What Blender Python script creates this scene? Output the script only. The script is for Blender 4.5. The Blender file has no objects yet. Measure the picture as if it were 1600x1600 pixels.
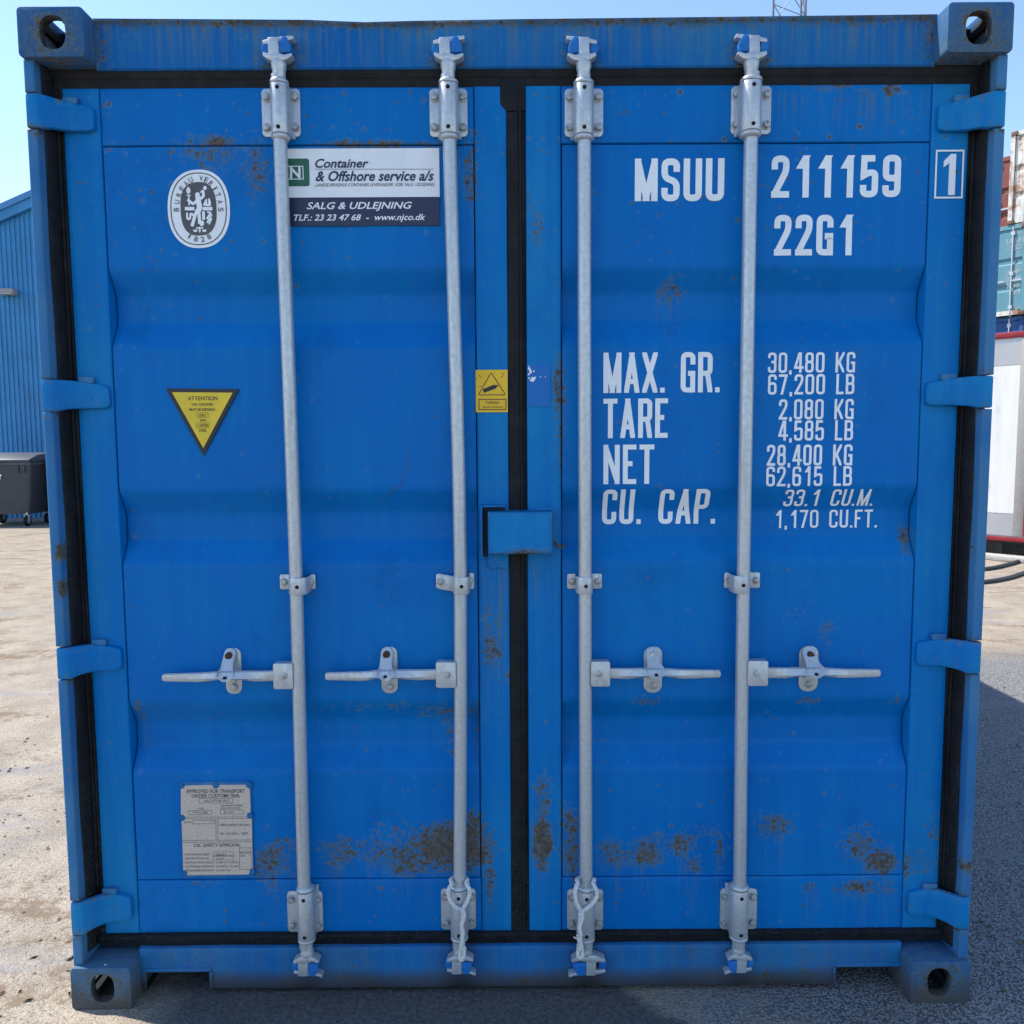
import bpy, bmesh, math, random
import numpy as np
from mathutils import Vector, Matrix
random.seed(7)
rng = np.random.default_rng(7)
SC = bpy.context.scene
COL = SC.collection

# ------------------------------------------------------------------ camera
F_PX = 1230.0
CAM = np.array([-0.02196, -2.01691, 1.51714])
YAW, PITCH, ROLL = 0.00220829, 0.0840262, -0.00610325
_f = np.array([math.sin(YAW)*math.cos(PITCH), math.cos(YAW)*math.cos(PITCH), -math.sin(PITCH)])
_r0 = np.array([math.cos(YAW), -math.sin(YAW), 0.0])
_u0 = np.cross(_r0, _f)
_r = _r0*math.cos(ROLL) + _u0*math.sin(ROLL)
_u = -_r0*math.sin(ROLL) + _u0*math.cos(ROLL)
cam_d = bpy.data.cameras.new('camera')
cam_d.sensor_width = 36.0
cam_d.lens = 36.0*F_PX/1600.0
cam_d.clip_start = 0.05
cam_d.clip_end = 3000.0
cam = bpy.data.objects.new('camera', cam_d)
COL.objects.link(cam)
M = Matrix((( _r[0], _u[0], -_f[0], CAM[0]), (_r[1], _u[1], -_f[1], CAM[1]), (_r[2], _u[2], -_f[2], CAM[2]), (0, 0, 0, 1)))
cam.matrix_world = M
SC.camera = cam

# ------------------------------------------------------------------ sky, sun, exposure
SUN = Vector((0.683, -0.19, -1.0)).normalized()          # the way the light travels
sun_el = math.asin(-SUN.z)
sun_az = math.atan2(-SUN.x, -SUN.y)
W = bpy.data.worlds.new('World')
SC.world = W
W.use_nodes = True
nt = W.node_tree
nt.nodes.clear()
sky = nt.nodes.new('ShaderNodeTexSky')
sky.sky_type = 'NISHITA'
sky.sun_disc = False
sky.sun_elevation = sun_el
sky.sun_rotation = sun_az
sky.altitude = 0.0
sky.air_density = 1.0
sky.dust_density = 0.2
sky.ozone_density = 2.8
bg = nt.nodes.new('ShaderNodeBackground')
bg.inputs['Strength'].default_value = 0.12
wo = nt.nodes.new('ShaderNodeOutputWorld')
nt.links.new(sky.outputs['Color'], bg.inputs['Color'])
nt.links.new(bg.outputs['Background'], wo.inputs['Surface'])
sun_d = bpy.data.lights.new('sun', 'SUN')
sun_d.energy = 3.2
sun_d.angle = math.radians(0.53)
sun_d.color = (1.0, 0.95, 0.87)
sun = bpy.data.objects.new('sun', sun_d)
COL.objects.link(sun)
sun.rotation_euler = SUN.to_track_quat('-Z', 'Y').to_euler()
sun.location = (-10, 5, 20)
SC.view_settings.view_transform = 'Standard'
SC.view_settings.look = 'None'
SC.view_settings.exposure = 1.3
SC.view_settings.gamma = 1.0
SC.view_settings.use_curve_mapping = False
SC.cycles.max_bounces = 6
SC.cycles.diffuse_bounces = 3
SC.cycles.glossy_bounces = 2
SC.cycles.use_adaptive_sampling = True
SC.cycles.adaptive_threshold = 0.02
SC.cycles.use_denoising = True

# ------------------------------------------------------------------ helpers
def at(u, v, Y):
    """a point of the photograph on the vertical plane at depth Y: (X, Z)"""
    d = _f*F_PX + _r*(u-800.0) + _u*(800.0-v)
    t = (Y-CAM[1])/d[1]
    p = CAM + d*t
    return float(p[0]), float(p[2])
def ground(u, v, Z=0.0):
    d = _f*F_PX + _r*(u-800.0) + _u*(800.0-v)
    t = (Z-CAM[2])/d[2]
    p = CAM + d*t
    return float(p[0]), float(p[1])
def pix(X, Y, Z):
    dx, dy, dz = X-CAM[0], Y-CAM[1], Z-CAM[2]
    w = dx*_f[0]+dy*_f[1]+dz*_f[2]
    return (800+F_PX*(dx*_r[0]+dy*_r[1]+dz*_r[2])/w, 800-F_PX*(dx*_u[0]+dy*_u[1]+dz*_u[2])/w)

class MB:
    def __init__(s):
        s.v = []; s.f = []
    def add(s, vs, fs):
        o = len(s.v)
        s.v += [tuple(float(c) for c in p) for p in vs]
        s.f += [tuple(o+i for i in f) for f in fs]
        return s
    def box(s, x0, x1, y0, y1, z0, z1):
        vs = [(x0,y0,z0),(x1,y0,z0),(x1,y1,z0),(x0,y1,z0),(x0,y0,z1),(x1,y0,z1),(x1,y1,z1),(x0,y1,z1)]
        return s.add(vs, [(0,3,2,1),(4,5,6,7),(0,1,5,4),(1,2,6,5),(2,3,7,6),(3,0,4,7)])
    def prism(s, pts, a0, a1, axis='y'):
        """outline pts, extruded from a0 to a1. axis y: pts are (x,z); z: (x,y); x: (y,z)"""
        n = len(pts)
        def P(p, a):
            return {'y': (p[0], a, p[1]), 'z': (p[0], p[1], a), 'x': (a, p[0], p[1])}[axis]
        vs = [P(p, a0) for p in pts] + [P(p, a1) for p in pts]
        fs = [tuple(range(n)), tuple(range(2*n-1, n-1, -1))]
        for i in range(n):
            j = (i+1) % n
            fs.append((i, n+i, n+j, j))
        return s.add(vs, fs)
    def loft(s, pts, z0, z1, n, amp, ph):
        k = len(pts); vs = []
        for i in range(n+1):
            z = z0+(z1-z0)*i/n
            for j, (x, y) in enumerate(pts):
                inn = 1.0 if y < .1 else 0.0
                vs.append((x+inn*amp*(.6*math.sin(z*9+ph+j*.5)+.4*math.sin(z*31+ph*2)), y+inn*amp*1.3*math.sin(z*13+ph+j*.9), z))
        return s.add(vs, [(i*k+j, i*k+(j+1) % k, (i+1)*k+(j+1) % k, (i+1)*k+j) for i in range(n) for j in range(k)])
    def tube(s, path, rad, n=12, caps=True, closed=False):
        path = [Vector(p) for p in path]
        m = len(path)
        rads = rad if isinstance(rad, (list, tuple)) else [rad]*m
        up = None
        vs = []; fs = []
        for i, p in enumerate(path):
            a = path[(i-1) % m] if (closed or i > 0) else p
            b = path[(i+1) % m] if (closed or i < m-1) else p
            t = (b-a)
            t = t.normalized() if t.length > 1e-9 else Vector((0, 0, 1))
            if up is None:
                up = t.orthogonal().normalized()
            up = (up - t*up.dot(t))
            up = up.normalized() if up.length > 1e-6 else t.orthogonal().normalized()
            w = t.cross(up)
            for k in range(n):
                an = 2*math.pi*k/n
                vs.append(p + (up*math.cos(an) + w*math.sin(an))*rads[i])
        for i in range(m if closed else m-1):
            for k in range(n):
                a = i*n+k; b = i*n+(k+1) % n
                c = ((i+1) % m)*n+(k+1) % n; d = ((i+1) % m)*n+k
                fs.append((a, b, c, d))
        if caps and not closed:
            fs.append(tuple(range(n-1, -1, -1)))
            fs.append(tuple((m-1)*n+k for k in range(n)))
        return s.add(vs, fs)
    def lathe_z(s, prof, cx, cy, n=20):
        """prof: (radius, z) from bottom to top"""
        return s.tube([(cx, cy, z) for r, z in prof], [r for r, z in prof], n)
    def shell(s, x0, x1, z0, z1, yf, back, r=0.003, step=0.015, zs=None):
        """a box front seen as a fine grid with rounded rim, open at the back. yf: number or f(x,z)"""
        fn = yf if callable(yf) else (lambda x, z: yf)
        def line(a, b, mids=None):
            L = b-a
            if mids is None:
                k = max(1, int(round((L-2*r)/step)))
                mids = [a+r+(L-2*r)*i/k for i in range(k+1)]
            else:
                mids = [a+r]+[q for q in mids if a+r+1e-4 < q < b-r-1e-4]+[b-r]
            return ([(a, 9), (a, r), (a+.3*r, .3*r)] + [(q, 0) for q in mids] + [(b-.3*r, .3*r), (b, r), (b, 9)])
        xs = line(x0, x1); zl = line(z0, z1, zs)
        nx, nz = len(xs), len(zl)
        vs = []
        for z, oz in zl:
            for x, ox in xs:
                y = fn(x, z)
                o = max(ox, oz)
                vs.append((x, back if o == 9 else y+o, z))
        fs = []
        for j in range(nz-1):
            for i in range(nx-1):
                a = j*nx+i
                fs.append((a, a+1, a+nx+1, a+nx))
        return s.add(vs, fs)
    def ribbon(s, pts, w, y, maxseg=0.006, close=False, surf=None):
        """flat stroke of width w in the XZ plane"""
        P = [np.array(p, float) for p in pts]
        if close: P = P + [P[0]]
        Q = [P[0]]
        for a, b in zip(P, P[1:]):
            k = max(1, int(np.ceil(np.linalg.norm(b-a)/maxseg)))
            Q += [a+(b-a)*i/k for i in range(1, k+1)]
        n = len(Q); L = []; R_ = []
        for i in range(n):
            if close and (i == 0 or i == n-1):
                t0 = Q[1]-Q[0]; t1 = Q[-1]-Q[-2]
            else:
                t0 = Q[min(i+1, n-1)]-Q[min(i, n-2)]; t1 = Q[max(i, 1)]-Q[max(i-1, 0)]
            t0 = t0/(np.linalg.norm(t0)+1e-12); t1 = t1/(np.linalg.norm(t1)+1e-12)
            t = t0+t1; t = t/(np.linalg.norm(t)+1e-12)
            nn = np.array([-t[1], t[0]])
            c = max(0.55, float(np.dot(nn, np.array([-t0[1], t0[0]]))))
            L.append(Q[i]+nn*w/2/c); R_.append(Q[i]-nn*w/2/c)
        vs = []
        for a, b in zip(L, R_):
            for q in (a, b):
                yy = y if surf is None else None
                vs.append((q[0], y, q[1]) if surf is None else surf(q[0], q[1], y))
        fs = [(2*i, 2*i+1, 2*i+3, 2*i+2) for i in range(n-1)]
        return s.add(vs, fs)
    def poly(s, pts, y):
        return s.add([(p[0], y, p[1]) for p in pts], [tuple(range(len(pts)))])

def mesh_from(mb, name, smooth=35, bevel=0.0, segs=2, merge=False):
    me = bpy.data.meshes.new(name)
    me.from_pydata(mb.v, [], mb.f)
    if bevel or merge:
        bm = bmesh.new(); bm.from_mesh(me)
        bmesh.ops.remove_doubles(bm, verts=bm.verts, dist=1e-6)
        bmesh.ops.recalc_face_normals(bm, faces=bm.faces)
        if bevel:
            ed = [e for e in bm.edges if len(e.link_faces) == 2 and e.calc_face_angle(0) > math.radians(28)]
            bmesh.ops.bevel(bm, geom=ed, offset=bevel, segments=segs, profile=0.5, affect='EDGES', clamp_overlap=True)
        bm.to_mesh(me); bm.free()
    if smooth:
        me.shade_smooth()
        me.set_sharp_from_angle(angle=math.radians(smooth))
    return me
def ob(name, mb, mat, parent=None, smooth=35, bevel=0.0, segs=2, merge=False, label=None):
    me = mesh_from(mb, name, smooth, bevel, segs, merge) if isinstance(mb, MB) else mb
    o = bpy.data.objects.new(name, me)
    COL.objects.link(o)
    if mat is not None and not me.materials:
        me.materials.append(mat)
    if parent is not None:
        o.parent = parent
        o.matrix_parent_inverse = Matrix.Identity(4)
    if label: o['label'] = label
    return o
def tag(o, label=None, cat=None, group=None, kind=None):
    if label: o['label'] = label
    if cat: o['category'] = cat
    if group: o['group'] = group
    if kind: o['kind'] = kind
    return o
def empty(name, loc=(0, 0, 0), rz=0.0):
    o = bpy.data.objects.new(name, None)
    o.empty_display_size = 0.2
    COL.objects.link(o)
    o.location = loc; o.rotation_euler = (0, 0, rz)
    return o
def copy_tree(o, parent=None):
    c = o.copy(); COL.objects.link(c)
    if parent is not None: c.parent = parent
    for ch in list(o.children): copy_tree(ch, c)
    return c
def rrect(x0, x1, z0, z1, r, n=5):
    out = []
    for cx, cz, a0 in ((x1-r, z1-r, 0), (x0+r, z1-r, 90), (x0+r, z0+r, 180), (x1-r, z0+r, 270)):
        for i in range(n+1):
            a = math.radians(a0+90*i/n)
            out.append((cx+r*math.cos(a), cz+r*math.sin(a)))
    return out
def ellipse(cx, cz, rx, rz, n=28, p=2.0, rot=0.0):
    out = []
    for i in range(n):
        a = 2*math.pi*i/n
        c, s_ = math.cos(a), math.sin(a)
        x = rx*math.copysign(abs(c)**(2/p), c); z = rz*math.copysign(abs(s_)**(2/p), s_)
        out.append((cx+x*math.cos(rot)-z*math.sin(rot), cz+x*math.sin(rot)+z*math.cos(rot)))
    return out

# ------------------------------------------------------------------ materials
class NT:
    def __init__(s, name):
        s.m = bpy.data.materials.new(name); s.m.use_nodes = True
        s.t = s.m.node_tree; s.t.nodes.clear()
        s.out = s.n('ShaderNodeOutputMaterial'); s.b = s.n('ShaderNodeBsdfPrincipled')
        s.l(s.b.outputs[0], s.out.inputs[0])
    def n(s, t): return s.t.nodes.new(t)
    def l(s, a, b): s.t.links.new(a, b)
    def put(s, x, sock):
        if hasattr(x, 'is_output'): s.l(x, sock)
        elif isinstance(x, (tuple, list)):
            sock.default_value = tuple(x)+(1.0,) if len(x) == 3 and sock.type == 'RGBA' else tuple(x)
        else: sock.default_value = x
    def pos(s, scale=(1, 1, 1), loc=(0, 0, 0), obj=False):
        if obj:
            src = s.n('ShaderNodeTexCoord').outputs['Object']
        else:
            src = s.n('ShaderNodeNewGeometry').outputs['Position']
        if scale == (1, 1, 1) and loc == (0, 0, 0): return src
        mp = s.n('ShaderNodeMapping'); mp.inputs['Scale'].default_value = scale; mp.inputs['Location'].default_value = loc
        s.l(src, mp.inputs['Vector']); return mp.outputs[0]
    def noise(s, vec, scale, detail=4, rough=.55, dist=0.0):
        n = s.n('ShaderNodeTexNoise'); s.l(vec, n.inputs['Vector'])
        n.inputs['Scale'].default_value = scale; n.inputs['Detail'].default_value = detail
        n.inputs['Roughness'].default_value = rough; n.inputs['Distortion'].default_value = dist
        return n.outputs[0]
    def voro(s, vec, scale, feat='F1', rnd=1.0):
        n = s.n('ShaderNodeTexVoronoi'); n.feature = feat; s.l(vec, n.inputs['Vector'])
        n.inputs['Scale'].default_value = scale; n.inputs['Randomness'].default_value = rnd
        return n
    def math(s, op, a, b=0.0, c=0.0, clamp=False):
        n = s.n('ShaderNodeMath'); n.operation = op; n.use_clamp = clamp
        for i, q in enumerate((a, b, c)): s.put(q, n.inputs[i])
        return n.outputs[0]
    def ramp(s, x, a, b, lo=0.0, hi=1.0):
        n = s.n('ShaderNodeMapRange'); n.interpolation_type = 'SMOOTHSTEP'; n.clamp = True
        s.put(x, n.inputs[0]); n.inputs[1].default_value = a; n.inputs[2].default_value = b
        n.inputs[3].default_value = lo; n.inputs[4].default_value = hi
        return n.outputs[0]
    def mix(s, f, a, b):
        n = s.n('ShaderNodeMix'); n.data_type = 'RGBA'
        s.put(f, n.inputs[0]); s.put(a, n.inputs[6]); s.put(b, n.inputs[7])
        return n.outputs[2]
    def attr(s, name):
        n = s.n('ShaderNodeAttribute'); n.attribute_name = name; return n.outputs['Fac']
    def bump(s, h, strength=.3, dist=.002, prev=None):
        n = s.n('ShaderNodeBump'); n.inputs['Strength'].default_value = strength; n.inputs['Distance'].default_value = dist
        s.l(h, n.inputs['Height'])
        if prev is not None: s.l(prev, n.inputs['Normal'])
        return n.outputs[0]
    def fin(s, col=None, rough=None, metal=None, normal=None, spec=None):
        if col is not None: s.put(col, s.b.inputs['Base Color'])
        if rough is not None: s.put(rough, s.b.inputs['Roughness'])
        if metal is not None: s.put(metal, s.b.inputs['Metallic'])
        if spec is not None: s.put(spec, s.b.inputs['Specular IOR Level'])
        if normal is not None: s.l(normal, s.b.inputs['Normal'])
        return s.m

def flat(name, col, rough=.6, metal=0.0, var=.12, scale=30, spec=.5, bump=0.0):
    t = NT(name)
    n = t.noise(t.pos(), scale, 4, .6)
    c2 = tuple(max(0, c*(1-var*2)) for c in col)
    c = t.mix(t.ramp(n, .35, .7), col, c2)
    nm = t.bump(n, bump, .001) if bump else None
    return t.fin(c, rough, metal, nm, spec)

def paint(name, base, faded, fade=.35, base_wear=0.0, spots=.5, rough=.42, grime=0.0, sp_scale=26.0):
    """ship's paint with rust patches, rust freckles with pale rims, streaks and road dirt"""
    t = NT(name)
    P = t.pos()
    big = t.noise(P, 2.2, 4, .55)
    st = t.noise(t.pos((34, 34, 1.6)), 1.0, 3, .5)
    fd = t.math('MULTIPLY', t.ramp(t.math('ADD', t.math('MULTIPLY', big, .65), t.math('MULTIPLY', st, .42)), .42, .70), fade)
    fd = t.math('ADD', fd, t.attr('fade'), clamp=True)
    col = t.mix(fd, base, faded)
    mot = t.noise(P, 7.5, 5, .65)
    col = t.mix(t.ramp(mot, .52, .75, 0, .35), col, tuple(q*.62 for q in base))
    run = t.math('MULTIPLY', t.attr('run'), t.ramp(t.noise(t.pos((120, 120, 3.0)), 1.0, 4, .65), .46, .62))
    col = t.mix(t.math('MULTIPLY', run, .8, clamp=True), col, (.10, .155, .19))
    # rust patches where the wear attribute is high
    n1 = t.noise(P, 75, 4, .66)
    n2 = t.noise(P, 17, 4, .6)
    wv = t.math('ADD', t.attr('wear'), base_wear)
    nn = t.math('ADD', t.math('MULTIPLY', t.math('SUBTRACT', n1, .5), 1.9), t.math('MULTIPLY', t.math('SUBTRACT', n2, .5), .9))
    has = t.ramp(wv, .02, .16)
    r = t.math('ADD', wv, nn)
    rust = t.math('MULTIPLY', t.ramp(r, .44, .68), has)
    halo = t.math('MULTIPLY', t.ramp(r, .28, .50), has)
    # freckles
    dn = t.n('ShaderNodeVectorMath'); dn.operation = 'MULTIPLY_ADD'
    nc = t.n('ShaderNodeTexNoise'); nc.inputs['Scale'].default_value = 120; t.l(P, nc.inputs['Vector'])
    t.l(nc.outputs['Color'], dn.inputs[0]); dn.inputs[1].default_value = (.006, .006, .006); t.l(P, dn.inputs[2])
    def freckle(scale, lo, rmax):
        v = t.voro(dn.outputs[0], scale)
        sp = t.n('ShaderNodeSeparateColor'); t.l(v.outputs['Color'], sp.inputs[0])
        dens = t.math('ADD', t.math('MULTIPLY', t.attr('spots'), .30), t.math('MULTIPLY', wv, .25))
        rad = t.math('MULTIPLY', t.ramp(t.math('ADD', sp.outputs[0], dens), lo, lo+.36), rmax)
        q = t.math('SUBTRACT', rad, v.outputs['Distance'])
        return t.ramp(q, -.02, .07), t.ramp(q, -.16, .03), t.math('GREATER_THAN', rad, .02)
    f1, h1, k1 = freckle(sp_scale, .92, .19*spots*2)
    f2, h2, k2 = freckle(sp_scale*2.3, .93, .30*spots*2)
    fr = t.math('MAXIMUM', t.math('MULTIPLY', f1, k1), t.math('MULTIPLY', f2, k2))
    hl = t.math('MAXIMUM', t.math('MULTIPLY', h1, k1), t.math('MULTIPLY', h2, k2))
    rust = t.math('MAXIMUM', rust, fr, clamp=True)
    halo = t.math('MAXIMUM', halo, t.math('MULTIPLY', hl, .95), clamp=True)
    rc = t.mix(t.ramp(t.noise(P, 90, 4, .7), .35, .68), (.052, .043, .030), (.165, .112, .058))
    pale = tuple(.45*f+.55*g for f, g in zip(faded, (.17, .21, .20)))
    smear = t.math('MULTIPLY', t.ramp(t.math('ADD', wv, t.math('MULTIPLY', nn, .45)),   .20, .72), .75)
    col = t.mix(smear, col, (.040, .060, .066))
    col = t.mix(t.math('MULTIPLY', halo, .50), col, pale)
    col = t.mix(t.math('MULTIPLY', rust, .84), col, rc)
    # road dirt
    gv = t.math('ADD', t.attr('grime'), grime)
    gm = t.math('MULTIPLY', t.ramp(t.math('ADD', gv, t.math('MULTIPLY', t.math('SUBTRACT', t.noise(P, 240, 5, .75), .5), 1.5)), .38, .85), t.ramp(gv, .0, .2))
    col = t.mix(t.math('MULTIPLY', gm, .8), col, (.085, .075, .065))
    dk = t.attr('darken')  # near-black tint for darker spots and for painted shade inside the lock hood
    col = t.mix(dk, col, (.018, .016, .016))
    rg = t.math('ADD', t.math('MULTIPLY', t.math('MAXIMUM', rust, gm), .45), t.ramp(big, .3, .7, rough-.05, rough+.1), clamp=True)
    b1 = t.bump(t.noise(P, 9, 3, .5), .12, .004)
    return t.fin(col, rg, 0.0, b1, .12)

BLUE = (.0001, .138, .445)
BLUE_F = (.002, .200, .48)
mat_panel = paint('blue_door_paint', BLUE, BLUE_F, .40, 0.0, .5)
mat_frame = paint('blue_frame_paint', (.0002, .155, .455), (.012, .222, .46), .65, 0.0, .45)
mat_post = paint('blue_post_paint', (.008, .120, .34), (.060, .19, .35), .8, .06, .45, .5, 0.05)
mat_cast = paint('blue_casting_paint', (.014, .090, .24), (.070, .145, .22), .9, .14, .5, .6, .25)
mat_header = paint('blue_header_paint', (.0002, .108, .36), (.020, .165, .34), .7, .0, .45)
mat_keeper = paint('blue_keeper_paint', (.004, .12, .45), (.04, .2, .46), .3, .02, .3)
def galv():
    t = NT('galvanised_steel')
    P = t.pos()
    v = t.voro(P, 210)
    n = t.noise(P, 85, 4, .65)
    st = t.noise(t.pos((70, 70, 4)), 1.0, 4, .6)
    c = t.mix(t.ramp(n, .3, .72), (.52, .545, .56), (.42, .44, .45))
    c = t.mix(t.ramp(st, .50, .75, 0, .6), c, (.33, .335, .33))
    c = t.mix(t.math('MULTIPLY', v.outputs['Distance'], .22), c, (.66, .70, .73))
    sp = t.noise(P, 330, 3, .6)
    c = t.mix(t.ramp(sp, .66, .74, 0, .55), c, (.13, .12, .11))
    return t.fin(c, t.ramp(n, .3, .7, .30, .46), .40, t.bump(n, .25, .0012), .5)
mat_galv = galv()
def rubber():
    t = NT('black_rubber')
    P = t.pos()
    n = t.noise(P, 25, 5, .6)
    d = t.noise(P, 260, 4, .7)
    gv = t.attr('grime')
    c = t.mix(t.ramp(n, .4, .7), (.0075, .008, .0105), (.015, .0155, .018))
    c = t.mix(t.math('MULTIPLY', t.ramp(t.math('ADD', d, t.math('MULTIPLY', gv, .28)), .62, .80), t.math('ADD', .25, gv)), c, (.16, .15, .13))
    return t.fin(c, .6, 0, t.bump(n, .2, .001), .2)
mat_rubber = rubber()
mat_hole = flat('hole_shade', (.006, .006, .007), .9)  # near black for solid pieces that paint the shade of a hole
def worn_white():
    t = NT('white_lettering_vinyl'); P = t.pos()
    c = t.mix(t.ramp(t.noise(P, 12, 4, .6), .4, .75, 0, .5), (.84, .85, .85), (.70, .70, .68))
    c = t.mix(t.ramp(t.noise(P, 95, 4, .7), .66, .74, 0, .8), c, (.05, .17, .40))
    return t.fin(c, .5, 0, None, .4)
mat_white = worn_white()
mat_plate_white = flat('white_sign_enamel', (.82, .82, .82), .4, 0, .03, 20)
mat_navy = flat('navy_print', (.012, .018, .060), .4, 0, .05)
mat_green = flat('green_print', (.012, .12, .06), .4, 0, .05)
mat_black = flat('black_print', (.012, .012, .014), .45, 0, .05)
mat_grey_print = flat('grey_print', (.085, .085, .085), .5, 0, .1)
mat_yellow = flat('yellow_vinyl', (.80, .56, .025), .45, 0, .06, 14)
mat_yellow2 = flat('orange_yellow_vinyl', (.85, .50, .005), .42, 0, .05, 14)
mat_csc = flat('approval_plate_metal', (.62, .51, .42), .6, .0, .14, 300)
mat_rust = flat('bare_rust', (.085, .035, .020), .9, 0, .3, 200)
mat_rope = flat('white_rope_fibre', (.72, .71, .68), .85, 0, .12, 400)

# ------------------------------------------------------------------ wear painted as vertex attributes (rust, dirt; own shapes)
BLOBS = [  # u, v, ru, rv, strength on the photograph's door face
 (705,1322,62,36,.92),(645,1340,48,30,.66),(590,1334,30,26,.44),(531,1332,30,26,.50),(742,1312,16,44,.72),(480,1330,40,18,.30),
 (422,1345,26,26,.62),(440,1320,30,14,.44),(455,1362,22,11,.44),(408,1365,10,16,.5),(640,1300,60,18,.30),
 (760,1318,8,46,.48),(765,1372,10,40,.46),(768,1012,18,36,.44),(770,960,20,70,.22),(792,1058,8,14,.46),
 (345,221,26,9,.62),(330,240,62,26,.40),(402,262,18,44,.46),(600,227,95,8,.55),(735,272,10,60,.48),(735,310,6,50,.4),(560,232,60,14,.2),
 (848,1255,13,50,.55),(846,1315,15,48,.78),(893,1320,13,56,.62),(876,1300,5,60,.4),(960,1336,26,26,.55),(1010,1332,26,24,.60),(1030,1310,20,12,.4),
 (1065,1320,22,20,.50),(1085,1352,16,12,.50),(1125,1335,10,26,.50),(1100,1300,40,14,.32),(1210,1290,28,22,.55),(1378,1346,24,20,.74),(1350,1322,34,30,.42),
 (1340,1387,36,14,.52),(1385,1390,14,14,.50),(1265,1388,14,10,.46),(1310,1388,12,8,.44),(1440,1345,30,22,.40),(1417,1350,5,36,.50),(1455,1300,14,22,.36),
 (873,605,9,42,.58),(877,680,4,60,.5),(1421,845,9,26,.56),(838,362,10,30,.42),(832,330,6,20,.4),
 (1392,140,12,12,.62),(1350,145,10,8,.45),(1300,135,40,6,.4),(1284,986,10,14,.44),(1300,980,8,8,.5),(1255,965,30,18,.26),(1015,1097,24,9,.40),
 (600,1105,90,12,.26),(700,1115,70,16,.34),(705,1150,10,40,.40),(745,1130,6,30,.45),(215,1112,10,26,.54),(1050,452,24,20,.42),
 (1340,548,6,6,.6),(1402,1095,12,8,.36),(1270,1095,20,8,.30),(198,840,6,16,.40),(170,230,10,10,.3),
 (300,150,40,8,.12),(425,1375,10,22,.40),(335,1378,40,10,.24),
]
RUNS = [(753, 797, 872, 1120, 1.0), (856, 872, 866, 1000, .9), (826, 850, 872, 960, .5), (1150, 1450, 135, 200, .35), (380, 480, 228, 300, .3), (560, 740, 226, 300, .35), (1290, 1400, 136, 215, .6)]
BL = []
for u, v, ru, rv, s_ in BLOBS:
    X0, Z0 = at(u, v, .076)
    BL.append((X0, Z0, ru/588.0, rv/588.0, s_))
def set_attr(o, fn):
    """fn(X,Y,Z arrays) -> dict of per-vertex floats"""
    me = o.data; n = len(me.vertices)
    co = np.empty(n*3, 'f'); me.vertices.foreach_get('co', co); co = co.reshape(-1, 3)
    for k, val in fn(co[:, 0], co[:, 1], co[:, 2]).items():
        a = me.attributes.get(k) or me.attributes.new(k, 'FLOAT', 'POINT')
        a.data.foreach_set('value', np.clip(np.asarray(val, 'f')*np.ones(n, 'f'), 0, 2).astype('f'))
def door_wear(X, Y, Z):
    w = np.zeros_like(X)
    for x, z, rx, rz, s_ in BL:
        d = np.sqrt(((X-x)/rx)**2+((Z-z)/rz)**2)
        w = np.maximum(w, s_*np.clip(1.5-d, 0, 1)**.7)
    g = np.clip((.42-Z)/.42, 0, 1)**1.5*.30
    sp = .42+.35*np.clip((Z-1.7)/.6, 0, 1)+.18*np.clip((1.0-Z)/.8, 0, 1)
    run = np.zeros_like(X)
    for x, z, rx, rz, s_ in BL:
        if s_ < .42: continue
        k = np.clip(1.15-np.abs(X-x)/rx, 0, 1)*np.clip((z-Z)/.02, 0, 1)*np.clip(1-(z-Z)/(.16+rz), 0, 1)
        run = np.maximum(run, .55*k)
    for u0, u1, v0, v1, q in RUNS:
        (x0, z1), (x1, z0) = at(u0, v0, .075), at(u1, v1, .075)
        run = np.maximum(run, q*np.clip((X-x0)/.006, 0, 1)*np.clip((x1-X)/.006, 0, 1)*np.clip((z1-Z)/.02, 0, 1)*np.clip((Z-z0)/(z1-z0)*1.6, 0, 1))
    return {'wear': w, 'grime': g, 'spots': sp, 'run': run}

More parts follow.
